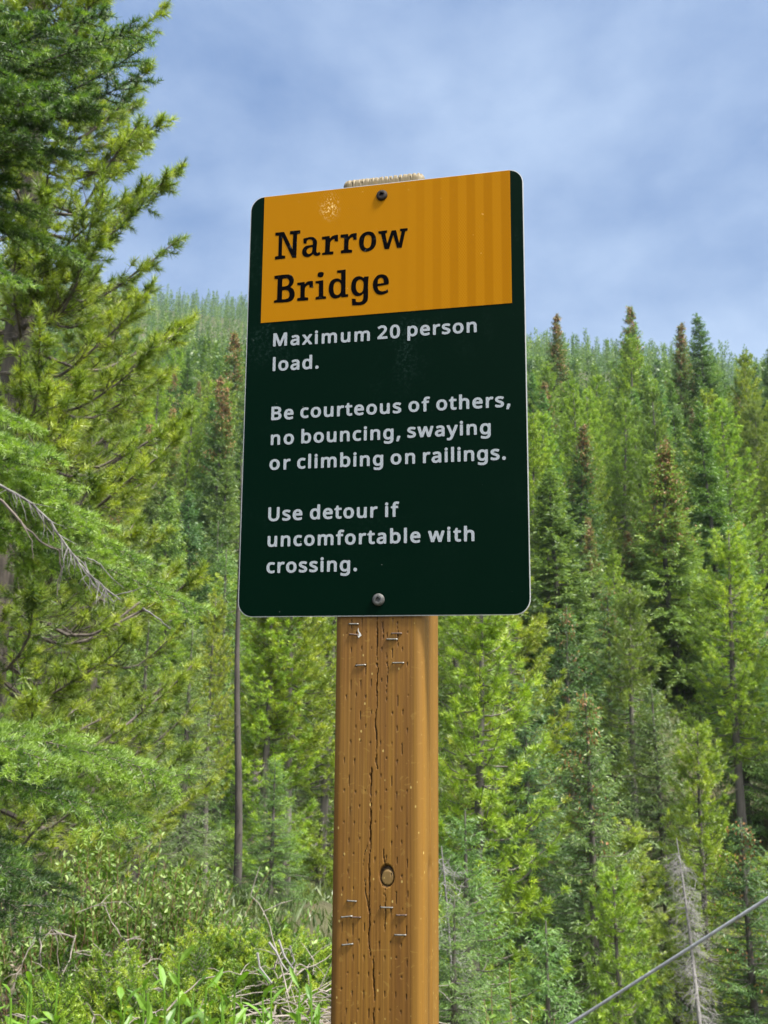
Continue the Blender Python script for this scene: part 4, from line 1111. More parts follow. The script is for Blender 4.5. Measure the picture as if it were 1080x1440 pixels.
# -- the far forest reads as one mass
def lowpoly(seed, H, Rb, nb, nl, fl, fw):
    rg = np.random.default_rng(seed); bs, ds, ts = [], [], []
    zz = np.linspace(0.12, 0.985, nl) * H
    for z in zz:
        t = z / H; L = Rb * (1 - t) ** 0.8 + 0.12
        a = rg.random(nb) * 6.28; r = L * np.sqrt(rg.random(nb)) * 1.0
        d = np.stack([np.cos(a), np.sin(a), 0 * a], 1); fl_ = 1.0
        bs.append(d * r[:, None] * 0.7 + np.stack([0 * a, 0 * a, z - 0.15 * r + rg.normal(size=nb) * H / nl * 0.5], 1))
        ds.append(nrm(d + rg.normal(size=(nb, 3)) * 0.35 + np.array([0, 0, -0.15 + 0.9 * t ** 2]))); ts.append(0.45 + 0.2 * rg.normal(size=nb))
    b = np.vstack(bs); d = np.vstack(ds)
    m = MB(); m.fronds(b, d, fl * (0.7 + 0.6 * rg.random(len(b))), fw * (0.7 + 0.6 * rg.random(len(b))), np.clip(np.concatenate(ts), 0, 1), side=np.array([0, 0, 1.0]) + 0.6 * rg.normal(size=(len(b), 3)))
    m.fronds(np.array([[0, 0, 0.0]]), np.array([[0, 0, 1.0]]), H * 1.0, 0.3, [0.1], rng=rg)
    V = np.vstack(m.v); Fq = np.vstack(m.q); T = np.concatenate(m.tq)
    return V, Fq, T


MIDV = [lowpoly(100 + k, 14, [1.7, 2.0, 1.5, 1.9][k], 22, 24, 0.62, 0.26) for k in range(4)]
FARV = [lowpoly(120 + k, 14, [1.7, 2.0, 1.5][k], 9, 19, 0.75, 0.34) for k in range(3)]
for mname, mk in (('spruce', 0), ('pine', 1)):
    fm = MB(); rf = np.random.default_rng(200 + mk); cnt = 0
    n_mid, n_far = 620, 2100
    for kind, n_, y0, y1 in ((0, n_mid, 150, 255), (1, n_far, 255, 700)):
        ys = np.sqrt(rf.uniform(y0 ** 2, y1 ** 2, n_)); xs = rf.uniform(-1, 1, n_) * (0.44 * ys + 8)
        zs_ = hgt(xs, ys)
        for x, y, z in zip(xs, ys, zs_):
            V, Fq, T = (MIDV if kind == 0 else FARV)[int(rf.random() * (4 if kind == 0 else 3))]
            s = rf.uniform(0.5, 1.35) if rf.random() < 0.6 else rf.uniform(0.8, 1.1); a = rf.uniform(0, 6.28); c, sn = math.cos(a), math.sin(a); w = s * rf.uniform(0.8, 1.15)
            W = np.stack([(V[:, 0] * c - V[:, 1] * sn) * w + x, (V[:, 0] * sn + V[:, 1] * c) * w + y, V[:, 2] * s + z - 0.2], 1)
            fm.quads(W, Fq, np.clip(T + rf.normal() * 0.22, 0, 1))
    o = fm.build('forest', M[mname])
    o.color = (0.6, 0.74, 0.68, 1) if mk == 0 else (0.62, 0.76, 0.6, 1)
    tag(o, ['dark green forest covering the far hillside up to the ridge', 'lighter green pines mixed through the far hillside forest'][mk], 'forest', kind='stuff')

# -- undergrowth on the slopes
ug = MB(); rf = np.random.default_rng(77)
n_ = 9000
ys = 5 + 75 * rf.random(n_) ** 1.1; xs = rf.uniform(-1, 1, n_) * (0.5 * ys + 4)
keep = ~((ys < 7.5) & (xs < 1.2)); xs, ys = xs[keep], ys[keep]; zs_ = hgt(xs, ys)
m = 15
cl = np.repeat(np.arange(len(xs)), m); n = len(cl); scl = (0.04 + 0.0065 * ys)[cl]
b = np.stack([xs[cl], ys[cl], zs_[cl]], 1) + rf.normal(size=(n, 3)) * (scl[:, None] * [1.0, 1.0, 0.2])
ug.fronds(b, nrm(rf.normal(size=(n, 3)) * 0.6 + [0, 0, 1.0]), scl * (1.0 + rf.random(n)), scl * 0.2, np.clip(0.45 + 0.22 * rf.normal(size=len(xs))[cl] + 0.08 * rf.normal(size=n), 0, 1), rng=rf)
o = ug.build('undergrowth', M['undergrowth']); tag(o, 'low grass and shrubs covering the ground between the trees', 'undergrowth', kind='stuff')

# ------------------------------------------------------------------ the big pine at the left
def near_pine(seed, H, Rb, cb, lab, loc, spacing=0.255, nb=6, nl=0.068, nw=0.0060, per=64, conical=0.55, lean=(0, 0), mat='near_pine', r0=0.14, color=(1, 1, 1), name='pine_tree', gap=0.0):
    rg = np.random.default_rng(seed)
    tr, cr_, br = MB(), MB(), MB()
    zs = np.linspace(0, H, 40)
    bend = np.stack([lean[0] * zs + 0.03 * np.sin(zs * 0.9 + seed), lean[1] * zs + 0.03 * np.sin(zs * 0.7), zs], 1); bend -= bend[0] * [1, 1, 0]
    rr = r0 * (1 - zs / H) ** 0.75 + 0.012
    tr.tube(bend, rr * (1 + 0.06 * np.sin(zs * 13) + 0.05 * np.sin(zs * 29 + 1)), 14)
    z = cb
    SB, SD, ST = [], [], []
    while z < H - 0.2:
        t = (z - cb) / (H - cb)
        c0 = np.array([np.interp(z, zs, bend[:, 0]), np.interp(z, zs, bend[:, 1]), z])
        Lm = Rb * (1 - t) ** conical + 0.1
        k = max(3, int(round(nb * (0.7 + 0.6 * rg.random())))); a0 = rg.random() * 6.28
        for b in range(k):
            az = a0 + 6.283 * b / k + rg.normal() * 0.35
            L = Lm * (0.62 + 0.45 * rg.random())
            if rg.random() < gap: L *= 0.5
            d2 = np.array([math.cos(az), math.sin(az), 0]); sd2 = np.array([-d2[1], d2[0], 0])
            u = np.linspace(0, 1, 9)
            rise = 0.05 + 0.45 * t + rg.normal() * 0.16
            P = c0 + np.array([0, 0, rg.normal() * 0.1]) + d2 * (L * u)[:, None] + sd2 * (L * (0.1 * rg.normal() * u ** 2 + 0.03 * np.sin(u * 9 + rg.random() * 6)))[:, None]
            P[:, 2] += L * (rise * u - 0.2 * np.sin(u * 3.0) + 0.2 * u ** 2.5 + 0.02 * np.sin(u * 11))
            br.tube(P, (0.005 + 0.011 * L) * (1 - u * 0.75), 5, False)
            n = max(5, int(L / 0.030))
            ut = np.clip(0.12 + 0.88 * rg.random(n) ** 0.75, 0, 1)
            Bp = np.stack([np.interp(ut, u, P[:, q]) for q in range(3)], 1)
            off = (0.07 + 0.34 * L * (1.05 - ut)) * (0.35 + 0.85 * rg.random(n))
            td = nrm(d2 * 0.65 + sd2 * rg.normal(size=(n, 1)) * 0.75 + np.array([0, 0, 1]) * (0.22 + 0.32 * rg.normal(size=(n, 1))))
            tip = Bp + td * off[:, None] + np.array([0, 0, 1]) * (0.25 * off[:, None] ** 1.2)
            for q in range(n):
                br.tube([Bp[q], Bp[q] + td[q] * off[q] * 0.5, tip[q]], [0.0035, 0.003, 0.0022], 3, False)
            SB += [tip, P[-1:]]; SD += [nrm(td + [0, 0, 0.45]), nrm(d2 + [0, 0, 0.6])[None]]
            ST.append(np.clip(0.52 + 0.12 * rg.normal() + 0.25 * rg.normal(size=n + 1), 0.02, 0.98))
        if rg.random() < 0.5:                                    # a dead twig
            az = rg.random() * 6.28; L = Lm * rg.uniform(0.3, 0.75); d = np.array([math.cos(az), math.sin(az), rg.normal() * 0.2])
            pts = [c0 + d * L * s_ + rg.normal(size=3) * 0.02 * s_ for s_ in np.linspace(0, 1, 6)]
            br.tube(pts, 0.009 * (1 - np.linspace(0, 0.8, 6)), 4, False)
            for _ in range(6):
                i_ = rg.integers(1, 6); e = nrm(d + rg.normal(size=3) * 0.6); br.tube([pts[i_], pts[i_] + e * 0.14], [0.003, 0.001], 3, False)
        z += spacing * (0.7 + 0.6 * rg.random()) * (1 - 0.35 * t)
    SB = np.vstack(SB); SD = np.vstack(SD); ST = np.concatenate(ST)
    k = len(SB); idx = np.repeat(np.arange(k), per); n = k * per
    s = rg.random(n); slen = (0.06 + 0.05 * rg.random(k))[idx]
    ax = SD[idx]; rnd = rg.normal(size=(n, 3)); perp = nrm(rnd - ax * (rnd * ax).sum(1, keepdims=True))
    ang = np.where(s > 0.8, 0.5, 1.0) + 0.25 * rg.normal(size=n)
    dd = ax * np.cos(ang)[:, None] + perp * np.sin(ang)[:, None]
    bb = SB[idx] + ax * ((s - 1.0) * slen)[:, None]
    cr_.needles(bb, dd, nl * (0.75 + 0.5 * rg.random(n)), nw, np.clip(ST[idx] + 0.12 * rg.normal(size=n), 0, 1), rg)
    rt = empty(name, loc); tag(rt, lab, 'pine')
    tk = tr.build('trunk', M['bark'], rt, True); br.build('branches', M['bark'], rt); o = cr_.build('crown', M[mat], rt); o.color = (*color, 1)
    return rt


q = at(20, 470, 7.6)
near_pine(3, 12.5, 1.5, 0.9, 'big pine with grey trunk filling the left edge of the photo', gp(q[0], 7.6, -0.1), lean=(0.004, 0.0))
q = at(150, 640, 10.6)
near_pine(8, at(150, 395, 10.6)[2] + 0.9, 1.25, 0.5, 'shorter olive green pine standing behind the big left pine', gp(q[0], 10.6, -0.1), per=44, nw=0.006, conical=0.6, r0=0.08, color=(1.0, 0.98, 0.85), spacing=0.32)


# ------------------------------------------------------------------ the near spruce reaching in from the left
def spray(wood, need, P, rg, tw_len=0.30, nl=0.024, nw=0.0032, t0=0.5, sp=0.055, droop=0.15, full=1.0, r=0.007, upn=(0, 0, 1), start=0.12):
    """one conifer bough: stem, flat side twigs, shoots, needles"""
    P = np.asarray(P, float); K = len(P); s = np.concatenate([[0], np.cumsum(np.linalg.norm(np.diff(P, axis=0), axis=1))]); Ltot = s[-1]
    wood.tube(P, r * (1 - 0.8 * s / Ltot), 5, False)
    nt = max(4, int(Ltot / sp)); ut = np.linspace(start, 0.97, nt) * Ltot
    B = np.stack([np.interp(ut, s, P[:, c]) for c in range(3)], 1)
    Td = np.stack([np.interp(ut, s, np.gradient(P[:, c], s)) for c in range(3)], 1); Td = nrm(Td)
    upn = np.asarray(upn, float)
    seg_a, seg_b, seg_t = [P[max(1, int(K * 0.35)):-1]], [P[max(1, int(K * 0.35)) + 1:]], [np.full(len(P[max(1, int(K * 0.35)) + 1:]), t0)]
    for sg in (-1, 1):
        S = nrm(np.cross(Td, upn)) * sg
        L = tw_len * np.clip(1.1 - ut / Ltot, 0.1, 1) ** 0.7 * (0.5 + 0.7 * rg.random(nt)) * np.clip(0.35 + 1.6 * ut / Ltot, 0, 1) + 0.03
        ok = rg.random(nt) < full
        d = nrm(Td * (0.8 + 0.2 * rg.random((nt, 1))) + S * (0.75 + 0.25 * rg.random((nt, 1))) + upn * (0.18 * rg.normal(size=(nt, 1))))
        for b, dd, l in zip(B[ok], d[ok], L[ok]):
            n = 5; q = np.linspace(0, 1, n)
            W = b + dd * (l * q)[:, None]; W[:, 2] -= droop * l * q ** 1.6; W += rg.normal(size=(n, 3)) * 0.004 * q[:, None]
            wood.tube(W, [0.0026, 0.0023, 0.002, 0.0016, 0.0012], 3, False)
            tt = t0 + 0.14 * rg.normal()
            seg_a.append(W[:-1]); seg_b.append(W[1:]); seg_t.append(np.clip(tt + np.array([-0.2, -0.08, 0.1, 0.26]), 0, 1))
            m = int(l / 0.045)
            if m > 0:
                uu = rg.uniform(0.15, 0.95, m); bp = b + dd * (l * uu)[:, None]; bp[:, 2] -= droop * l * uu ** 1.6
                side = np.cross(dd, upn) * rg.choice([-1, 1], (m, 1))
                d3 = nrm(dd * 0.8 + side * 0.7 + rg.normal(size=(m, 3)) * 0.2); l3 = (0.03 + 0.35 * l * (1 - uu)) * (0.5 + 0.7 * rg.random(m))
                e3 = bp + d3 * l3[:, None]; e3[:, 2] -= droop * l3
                seg_a.append(bp); seg_b.append(e3); seg_t.append(np.clip(tt + 0.22 * rg.normal(size=m) + 0.1, 0, 1))
    A = np.vstack(seg_a); Bq = np.vstack(seg_b); T = np.concatenate(seg_t)
    ln = np.linalg.norm(Bq - A, axis=1); cnt = np.maximum(2, (ln / 0.0010).astype(int))
    idx = np.repeat(np.arange(len(A)), cnt); n = len(idx); q = rg.random(n)
    ax = nrm(Bq - A)[idx]; rnd = rg.normal(size=(n, 3)) + upn * 0.35; perp = nrm(rnd - ax * (rnd * ax).sum(1, keepdims=True))
    an = 1.0 + 0.25 * rg.normal(size=n)
    need.needles(A[idx] + (Bq - A)[idx] * q[:, None], ax * np.cos(an)[:, None] + perp * np.sin(an)[:, None], nl * (0.7 + 0.5 * rg.random(n)), nw, np.clip(T[idx] + 0.1 * rg.normal(size=n), 0, 1), rg)


def bez(a, b, sag, n=12, side=0.0):
    a = np.asarray(a); b = np.asarray(b); u_ = np.linspace(0, 1, n)[:, None]
    P = a + (b - a) * u_; P[:, 2] += (sag * 4 * u_ * (1 - u_))[:, 0]; P[:, 1] += (side * 4 * u_ * (1 - u_))[:, 0]
    return P


TX, TY = -2.1, 3.6
rg = np.random.default_rng(17)
nt_ = empty('spruce_tree', gp(TX, TY, -0.05)); tag(nt_, 'near spruce reaching in from the left edge with dark boughs and a bare grey limb', 'spruce')
off = np.array(nt_.location)
tr, wd, nd, dd_ = MB(), MB(), MB(), MB()
zz = np.linspace(0, 7.5, 20); tr.tube(np.stack([0.02 * np.sin(zz * 1.3), 0.02 * np.sin(zz), zz], 1), 0.11 * (1 - zz / 7.6) ** 0.8 + 0.01, 12)
BOUGHS = [  # tip px, py, Y, root height offset, sag, tint, fullness
    (192, 42, 3.35, -0.25, 0.05, 0.30, 0.75), (203, 66, 3.3, -0.15, -0.05, 0.28, 0.6), (196, 108, 3.25, -0.1, -0.03, 0.26, 0.7), (150, 18, 3.5, -0.3, 0.03, 0.34, 0.9),
    (118, 150, 3.3, 0.05, 0.04, 0.30, 0.95), (95, 215, 3.5, 0.1, 0.03, 0.24, 0.9), (60, 120, 3.1, 0.0, 0.03, 0.36, 1.0), (40, 190, 3.2, 0.0, 0.02, 0.38, 1.0), (25, 60, 3.0, -0.1, 0.04, 0.34, 1.0),
    (130, 75, 3.6, -0.2, 0.05, 0.25, 0.9), (60, 20, 3.4, -0.2, 0.05, 0.3, 1.0), (55, 300, 3.5, 0.15, 0.03, 0.40, 0.95), (110, 360, 3.7, 0.2, 0.04, 0.5, 0.8), (30, 395, 3.3, 0.2, 0.03, 0.52, 1.0),
    (60, 640, 3.1, 0.25, 0.05, 0.78, 1.0), (90, 690, 3.2, 0.3, 0.05, 0.8, 1.0), (45, 600, 3.4, 0.2, 0.05, 0.76, 1.0), (140, 740, 3.4, 0.4, 0.06, 0.84, 1.0), (210, 795, 3.5, 0.45, 0.05, 0.72, 0.9), (285, 862, 3.6, 0.5, 0.05, 0.74, 0.85), (120, 820, 3.7, 0.45, 0.04, 0.6, 0.7),
    (255, 1098, 3.45, 0.2, 0.06, 0.8, 1.0), (205, 1160, 3.4, 0.25, 0.07, 0.78, 1.0), (150, 1085, 3.6, 0.15, 0.05, 0.76, 1.0), (80, 1075, 3.2, 0.1, 0.05, 0.82, 1.0), (110, 1130, 3.3, 0.2, 0.04, 0.5, 1.0),
    (85, 1262, 3.4, 0.3, 0.05, 0.22, 1.0), (60, 1300, 3.2, 0.3, 0.05, 0.2, 1.0), (25, 1235, 3.1, 0.25, 0.05, 0.26, 1.0),
]
for px, py, Y, dz, sag, t0, full in BOUGHS:
    e = at(px, py, Y) - off
    a = np.array([0, 0, e[2] + dz * 1.0])
    spray(wd, nd, bez(a, e, sag, side=0.05 * rg.normal()), rg, t0=t0, full=full, tw_len=0.30 if full >= 1 else 0.26, upn=nrm(np.array([0.1 * rg.normal(), -0.25 + 0.1 * rg.normal(), 1.0])), start=0.3)
for k in range(26):                                         # boughs on the far sides of the trunk
    z = rg.uniform(0.5, 6.8); az = rg.uniform(1.9, 5.2); L = 1.25 * (1 - z / 7.6) ** 0.7 + 0.2
    e = np.array([math.cos(az) * L, math.sin(az) * L, z - 0.25 * L])
    spray(wd, nd, bez([0, 0, z], e, 0.06), rg, t0=0.4, sp=0.09, start=0.2)
# the bare grey limb with its fork of twigs
fork = [[(-120, 620), (0, 681), (40, 706), (70, 733), (95, 770), (122, 805), (150, 830), (168, 843)],
        [(122, 784), (140, 792), (158, 815), (174, 826)], [(122, 805), (140, 818), (152, 836), (160, 848), (170, 840)], [(105, 783), (118, 803), (138, 830), (162, 848)],
        [(100, 775), (112, 800), (128, 835)], [(60, 725), (62, 745), (58, 762)], [(85, 757), (90, 790), (82, 830)], [(150, 830), (160, 838), (200, 826)],
        [(-100, 640), (0, 702), (28, 732), (60, 765), (84, 775)], [(28, 732), (45, 760), (47, 785)], [(200, 855), (220, 868), (240, 885)], [(120, 790), (128, 820), (150, 842)], [(84, 775), (86, 800), (80, 838)]]
for i, f in enumerate(fork):
    P = np.array([at(x, y, 3.05 + 0.03 * math.sin(i * 2.0) + 0.0006 * x) - off for x, y in f]); n = len(P)
    uu = np.linspace(0, n - 1, n * 3); Q = np.stack([np.interp(uu, np.arange(n), P[:, c]) for c in range(3)], 1)
    r0_ = [0.0058, 0.0028, 0.0026, 0.0024, 0.003, 0.0025, 0.0025, 0.003, 0.006, 0.003, 0.0035, 0.003, 0.003][i]
    (dd_ if i not in (8, 9, 12) else wd).tube(Q + rg.normal(size=Q.shape) * 0.0015, r0_ * (1 - np.linspace(0, 0.65, len(Q))), 6, False)
P0 = [at(x, y, 3.06) - off for x, y in fork[0]]
for k in range(34):
    i = rg.integers(1, 6); f = rg.random(); b = P0[i] * (1 - f) + P0[i + 1] * f; e = np.array([0.3 * rg.normal() + 0.3, 0.4 * rg.normal(), -0.8 + 0.5 * rg.normal()]); e = nrm(e) * rg.uniform(0.03, 0.11)
    dd_.tube([b, b + e * 0.6 + rg.normal(size=3) * 0.006, b + e], [0.0018, 0.0013, 0.0008], 3, False)
tr.build('trunk', M['bark'], nt_, True); wd.build('boughs', M['bark'], nt_); nd.build('needles', M['near_spruce'], nt_); o = dd_.build('dead_limb', M['limb'], nt_)
o['label'] = 'bare grey forked limb'


# ------------------------------------------------------------------ bushes and plants in front
def evergreen_bush(px, py, Y, wdt, hgt_, lab, seed, n=26, t0=0.5, color=(1, 1, 1)):
    rg = np.random.default_rng(seed); c = at(px, py, Y); g = gp(c[0], Y, -0.03)
    rt = empty('evergreen_bush', g); tag(rt, lab, 'bush')
    wd, nd = MB(), MB()
    topz = c[2] - g[2]
    for k in range(n):
        az = rg.random() * 6.28; q = math.sqrt(rg.random()); hz = topz * (1.0 - 0.5 * q ** 2) * rg.uniform(0.6, 1.0)
        e = np.array([math.cos(az) * q * wdt, math.sin(az) * q * wdt * 0.8, hz]); a = np.array([e[0] * 0.25, e[1] * 0.25, max(0.0, hz - 0.45)])
        P = bez(a, e, 0.03); P[:, 2] -= 0.05 * np.sin(np.linspace(0, 3.1, 12))
        up = nrm(np.array([-e[0], -e[1] - 0.3, 0.7]) + rg.normal(size=3) * 0.25)
        spray(wd, nd, P, rg, tw_len=0.21, nl=0.014, nw=0.0034, t0=t0 - 0.08 + 0.2 * rg.normal(), sp=0.03, droop=-0.12, upn=up, r=0.005)
    wd.build('stems', M['bark'], rt); o = nd.build('foliage', M['juniper'], rt); o.color = (*color, 1)
    return rt


evergreen_bush(140, 1322, 3.7, 0.42, 0.5, 'feathery dark green evergreen bush at the lower left edge', 1, 44, 0.5, (0.95, 1, 0.9))
evergreen_bush(235, 1330, 3.6, 0.30, 0.4, 'feathery mid green evergreen bush between two others at the lower left', 2, 34, 0.58)
evergreen_bush(345, 1262, 4.6, 0.34, 0.7, 'tallest yellow green evergreen bush left of the post', 3, 36, 0.66, (1.15, 1.1, 0.9))
evergreen_bush(300, 1300, 4.3, 0.34, 0.6, 'bright green evergreen bush in front of the leafy thicket', 4, 38, 0.6, (1.05, 1.05, 0.9))
evergreen_bush(50, 1385, 3.3, 0.32, 0.3, 'low evergreen bush in the bottom left corner', 5, 26, 0.55, (0.9, 1, 0.9))
evergreen_bush(420, 1318, 5.6, 0.35, 0.6, 'light green evergreen bush behind the dead brush', 6, 26, 0.6, (1.1, 1.15, 1.0))


def leaf_fan(mb, b, d, L, W, tint, rg, fold=0.18):
    """one pointed leaf of four faces, folded along the midrib and arching"""
    n = len(b); L = L[:, None]; W = W[:, None]
    s = nrm(np.cross(d, np.array([0, 0, 1.0]) + 0.5 * rg.normal(size=(n, 3)))); nn = nrm(np.cross(s, d))
    c1 = b + d * L * 0.38 + nn * L * 0.03; c2 = b + d * L * 0.75 - nn * L * 0.02; tip = b + d * L - nn * L * 0.12
    V = np.stack([b, c1 + s * W / 2 + nn * W * fold, c1, c1 - s * W / 2 + nn * W * fold, c2 + s * W * 0.36 + nn * W * fold * 0.6, c2, c2 - s * W * 0.36 + nn * W * fold * 0.6, tip], 1).reshape(-1, 3)
    o_ = (np.arange(n) * 8)[:, None]
    tq = np.repeat(tint, 2)
    mb.quads(V, np.concatenate([o_ + [1, 4, 5, 2], o_ + [2, 5, 6, 3]], 1).reshape(-1, 4), tq)
    V2 = V.reshape(n, 8, 3)
    mb.tris(V2[:, [0, 1, 2, 2, 3, 0, 4, 7, 5, 5, 7, 6]].reshape(-1, 3), np.arange(n * 12).reshape(-1, 3), np.repeat(tint, 4))


def willow(px, py, Y, wdt, n, lab, seed, ll=0.034, lw=0.0135, per=46):
    rg = np.random.default_rng(seed); c = at(px, py, Y); g = gp(c[0], Y, -0.03); topz = c[2] - g[2]
    rt = empty('leafy_shrub', g); tag(rt, lab, 'shrub')
    st, lf = MB(), MB(); B, D, T = [], [], []
    for k in range(n):
        a = rg.normal(size=3) * [wdt * 0.45, wdt * 0.3, 0]; hz = topz * rg.uniform(0.55, 1.05) * (1 - 0.35 * min(1, abs(a[0]) / wdt))
        e = a * 1.35 + np.array([0.08 * rg.normal(), 0.08 * rg.normal(), hz]); a[2] = 0
        P = bez(a, e, 0.02, 10, 0.03 * rg.normal()); st.tube(P, 0.0032 * (1 - 0.7 * np.linspace(0, 1, 10)), 4, False)
        q = rg.uniform(0.3, 1.0, per); b = np.stack([np.interp(q, np.linspace(0, 1, 10), P[:, i]) for i in range(3)], 1)
        d = nrm(rg.normal(size=(per, 3)) * 0.55 + np.array([0, 0, 0.7])); B.append(b + d * 0.008); D.append(d); T.append(np.clip(0.42 + 0.22 * rg.normal(size=per) + 0.45 * (rg.random(per) < 0.16), 0, 1))
    B, D, T = np.vstack(B), np.vstack(D), np.concatenate(T); m = len(B)
    leaf_fan(lf, B, D, ll * (0.6 + 0.7 * rg.random(m)), lw * (0.7 + 0.6 * rg.random(m)), T, rg)
    st.build('stems', M['twig_red'], rt); lf.build('leaves', M['willow_leaf'], rt)


willow(160, 1172, 5.0, 0.55, 110, 'reddish stemmed thicket of small pale leaves, left of the grey pole trunk', 1)
willow(265, 1200, 5.2, 0.40, 80, 'leafy thicket with whitish leaf undersides beside the tallest evergreen bush', 2)
willow(70, 1210, 4.9, 0.45, 70, 'leafy thicket half under the lower spruce bough at the left edge', 3)
willow(712, 1362, 4.2, 0.14, 16, 'sparse olive leaved shrub sprouting right of the post at the bottom', 4, 0.034, 0.014, 22)
willow(748, 1348, 4.0, 0.08, 10, 'upright leafy sprig right of the sparse olive shrub', 5, 0.03, 0.012, 22)
willow(655, 1400, 4.2, 0.10, 9, 'short leafy sprig against the right side of the post', 6, 0.03, 0.012, 20)


def herb(px, py, Y, lab, seed, n=7, L=0.09, grp=None):
    rg = np.random.default_rng(seed); c = at(px, py, Y); g = gp(c[0], Y, -0.02); h_ = max(0.10, c[2] - g[2])
    rt = empty('leafy_plant', g); tag(rt, lab, 'plant', grp)
    st, lf = MB(), MB(); e = np.array([0.03 * rg.normal(), 0.03 * rg.normal(), h_]); P = bez([0, 0, 0], e, 0.0); st.tube(P, 0.003, 5, False)
    q = np.linspace(0.35, 1.0, n); b = P[np.clip((q * 11).astype(int), 0, 11)]
    az = np.arange(n) * 2.4 + rg.random() * 6; d = nrm(np.stack([np.cos(az), np.sin(az), 0.1 + 1.0 * q ** 2 + 0.2 * rg.normal(size=n)], 1))
    leaf_fan(lf, b, d, L * (0.7 + 0.5 * rg.random(n)), L * 0.27 * (0.8 + 0.4 * rg.random(n)), np.clip(0.5 + 0.2 * rg.normal(size=n), 0, 1), rg)
    st.build('stem', M['broad_leaf'], rt); lf.build('leaves', M['broad_leaf'], rt)


rgh = random.Random(3)
HB = [(x + rgh.uniform(-10, 10), 1432 - rgh.random() ** 1.2 * 48, rgh.uniform(2.95, 3.5)) for x in (5, 30, 55, 80, 150, 185, 205, 225, 245, 262, 280, 298, 318, 336, 352, 370, 390, 408, 426, 440, 455)]
HB += [(262, 1352, 3.2), (250, 1385, 3.1), (20, 1395, 3.0), (320, 1400, 3.15), (385, 1405, 3.1)]
for i, (x, y, Y) in enumerate(HB):
    lf_ = x < 110
    herb(x, y, Y, 'bright leafy plant in the bottom left corner under the bushes' if lf_ else 'bright lance leaved plant along the bottom edge left of the post', 40 + i, 13, 0.075, 'leafy plants in the bottom left corner' if lf_ else 'lance leaved plants along the bottom edge')


# dead grey brush at the foot of the bushes
def brush(px, py, Y, lab, seed, n, L, spread):
    rg = np.random.default_rng(seed); c = at(px, py, Y); g = gp(c[0], Y, 0.0)
    rt = empty('dead_brush', g); tag(rt, lab, 'dead brush'); mb = MB(); h_ = c[2] - g[2]
    for k in range(n):
        a = np.array([rg.normal() * spread * 0.5, rg.normal() * spread * 0.4, abs(h_) * rg.uniform(0.0, 0.9)])
        d = nrm(np.array([rg.normal() * 1.0 + 0.4, rg.normal() * 0.5, rg.normal() * 0.30])); l = L * rg.uniform(0.4, 1.1)
        P = bez(a, a + d * l, rg.normal() * 0.04, 8, rg.normal() * 0.03) + rg.normal(size=(8, 3)) * 0.004
        mb.tube(P, rg.uniform(0.0015, 0.0042) * (1 - 0.6 * np.linspace(0, 1, 8)), 5, False)
        for _ in range(3):
            i = rg.integers(2, 8); e = nrm(d + rg.normal(size=3) * 0.6) * l * 0.3; mb.tube([P[i], P[i] + e * 0.6, P[i] + e + [0, 0, -0.01]], [0.002, 0.0015, 0.0008], 4, False)
    mb.build('twigs', M['brush'], rt); return rt, g


brush(415, 1378, 3.9, 'sprawling heap of dead grey twigs left of the post base', 5, 130, 0.42, 0.30)
rt, g = brush(392, 1325, 4.2, 'upright bleached tuft of dead twigs above the grey heap', 6, 26, 0.16, 0.08)
for f in ([(378, 1325), (388, 1338), (396, 1355), (404, 1365), (414, 1352), (408, 1330)], [(362, 1340), (365, 1360), (382, 1382)], [(392, 1322), (400, 1345), (412, 1362)]):
    mb = MB(); P = np.array([at(x, y, 3.7) - g for x, y in f]); mb.tube(P, 0.005 * (1 - 0.4 * np.linspace(0, 1, len(P))), 6); mb.build('forked_stick', M['snag'], rt)
brush(60, 1400, 3.2, 'dead twigs in the dark hollow at the lower left corner', 7, 60, 0.3, 0.25)
brush(190, 1385, 3.4, 'scatter of dry stalks between the evergreen bushes', 8, 60, 0.25, 0.3)
brush(110, 1255, 4.2, 'pale dry stems at the foot of the leafy thicket', 9, 40, 0.3, 0.25)

# litter and low green cover on the near ground
lt = MB(); rf = np.random.default_rng(31); n = 5200
xs = rf.uniform(-3.2, 1.2, n); ys = rf.uniform(1.6, 7.0, n); ok = ~((np.hypot(xs, ys - 1.0) < 0.35)); xs, ys = xs[ok], ys[ok]; n = len(xs)
b = np.stack([xs, ys, hgt(xs, ys) + 0.01 + 0.02 * rf.random(n)], 1)
lt.fronds(b, nrm(np.stack([rf.normal(size=n), rf.normal(size=n), 0.25 * rf.normal(size=n) + 0.1], 1)), 0.05 + 0.1 * rf.random(n), 0.006 + 0.008 * rf.random(n), np.clip(0.5 + 0.25 * rf.normal(size=n), 0, 1), rng=rf)
o = lt.build('leaf_litter', M['dry']); tag(o, 'dry brown needles and stalks littering the near ground', 'litter', kind='stuff')
gc = MB(); n = 3200; xs = rf.uniform(-4.5, 1.4, n); ys = rf.uniform(2.7, 8.5, n)
b = np.stack([xs, ys, hgt(xs, ys)], 1) + rf.normal(size=(n, 3)) * 0.02
d = nrm(rf.normal(size=(n, 3)) * 0.6 + [0, 0, 0.8]); L_ = 0.04 + 0.07 * rf.random(n)
leaf_fan(gc, b, d, L_, L_ * 0.33, np.clip(0.4 + 0.2 * rf.normal(size=n), 0, 1), rf)
o = gc.build('ground_cover', M['broad_leaf']); o.color = (0.6, 0.68, 0.6, 1); tag(o, 'low green leaves covering the ground under the bushes', 'ground cover', kind='stuff')

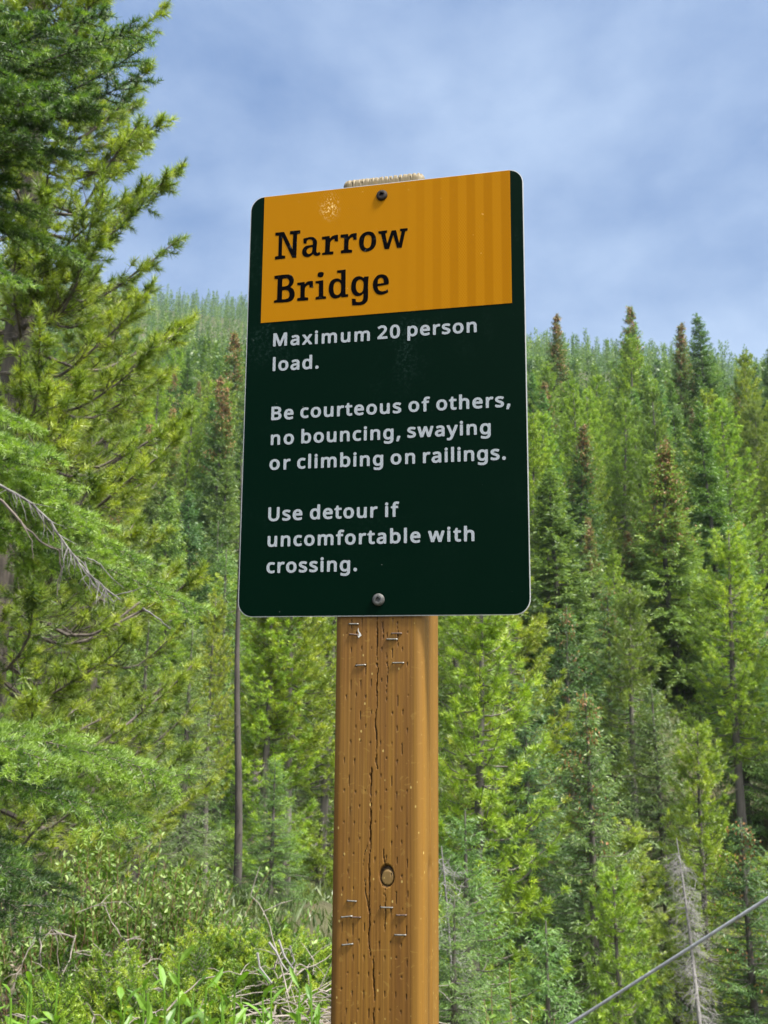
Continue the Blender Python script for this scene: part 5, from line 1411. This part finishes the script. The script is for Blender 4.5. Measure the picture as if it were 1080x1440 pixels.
# ------------------------------------------------------------------ steel cable running up to the right
mb = MB()
A, B = at(800, 1441, 4.0), at(1080, 1263, 3.6)
lo = A - (B - A) * 1.05; hi = B + (B - A) * 3.0
K = 400; s = np.linspace(0, 1, K); C0 = lo + (hi - lo) * s[:, None]; L_ = np.linalg.norm(hi - lo)
ax = nrm(hi - lo); e1 = nrm(np.cross(ax, [0, 0, 1.0])); e2 = np.cross(e1, ax)
for k in range(6):
    th = s * L_ / 0.07 * 6.283 + k * 1.047
    mb.tube(C0 + 0.0036 * (e1 * np.cos(th)[:, None] + e2 * np.sin(th)[:, None]), 0.0029, 6, True)
mb.tube(C0[::20], 0.0035, 6)
M['cable'] = noisy('galvanised_cable', (0.2, 0.21, 0.22), (0.36, 0.37, 0.39), 30, 0.55, 0.3)
o = mb.build('steel_cable', M['cable'], None, True); tag(o, 'grey steel cable slanting up to the right across the lower right corner', 'cable')
g = gp(lo[0], lo[1])
rt = empty('cable_anchor', g); tag(rt, 'concrete anchor block where the steel cable meets the ground', 'anchor')
mb = MB(); hx = max(0.25, lo[2] - g[2] + 0.06); box(mb, -0.16, 0.16, -0.16, 0.16, -0.3, hx)
mb.build('block', noisy('concrete', (0.25, 0.24, 0.22), (0.38, 0.37, 0.35), 12, 0.9, bump=0.3), rt)
mb = MB(); a = np.arange(17) / 16 * 6.283
mb.tube(np.stack([0.05 * np.cos(a), 0 * a, hx + 0.02 + 0.05 * np.sin(a)], 1), 0.011, 8, False)
mb.build('eye_bolt', M['zinc'], rt)

# ------------------------------------------------------------------ the air over the valley
hz = MB(); box(hz, -1400, 1400, -70, 1540, -30, 330)
mt, t, out_ = mat_new('valley_air')
pv = N(t, 'ShaderNodeVolumePrincipled'); pv.inputs['Color'].default_value = (0.72, 0.86, 0.92, 1); pv.inputs['Density'].default_value = 0.00012; pv.inputs['Anisotropy'].default_value = 0.0
t.links.new(pv.outputs[0], out_.inputs['Volume'])
o = hz.build('haze', mt); tag(o, 'thin pale haze in the air over the valley', 'haze', kind='stuff')
print('SCRIPT DONE')
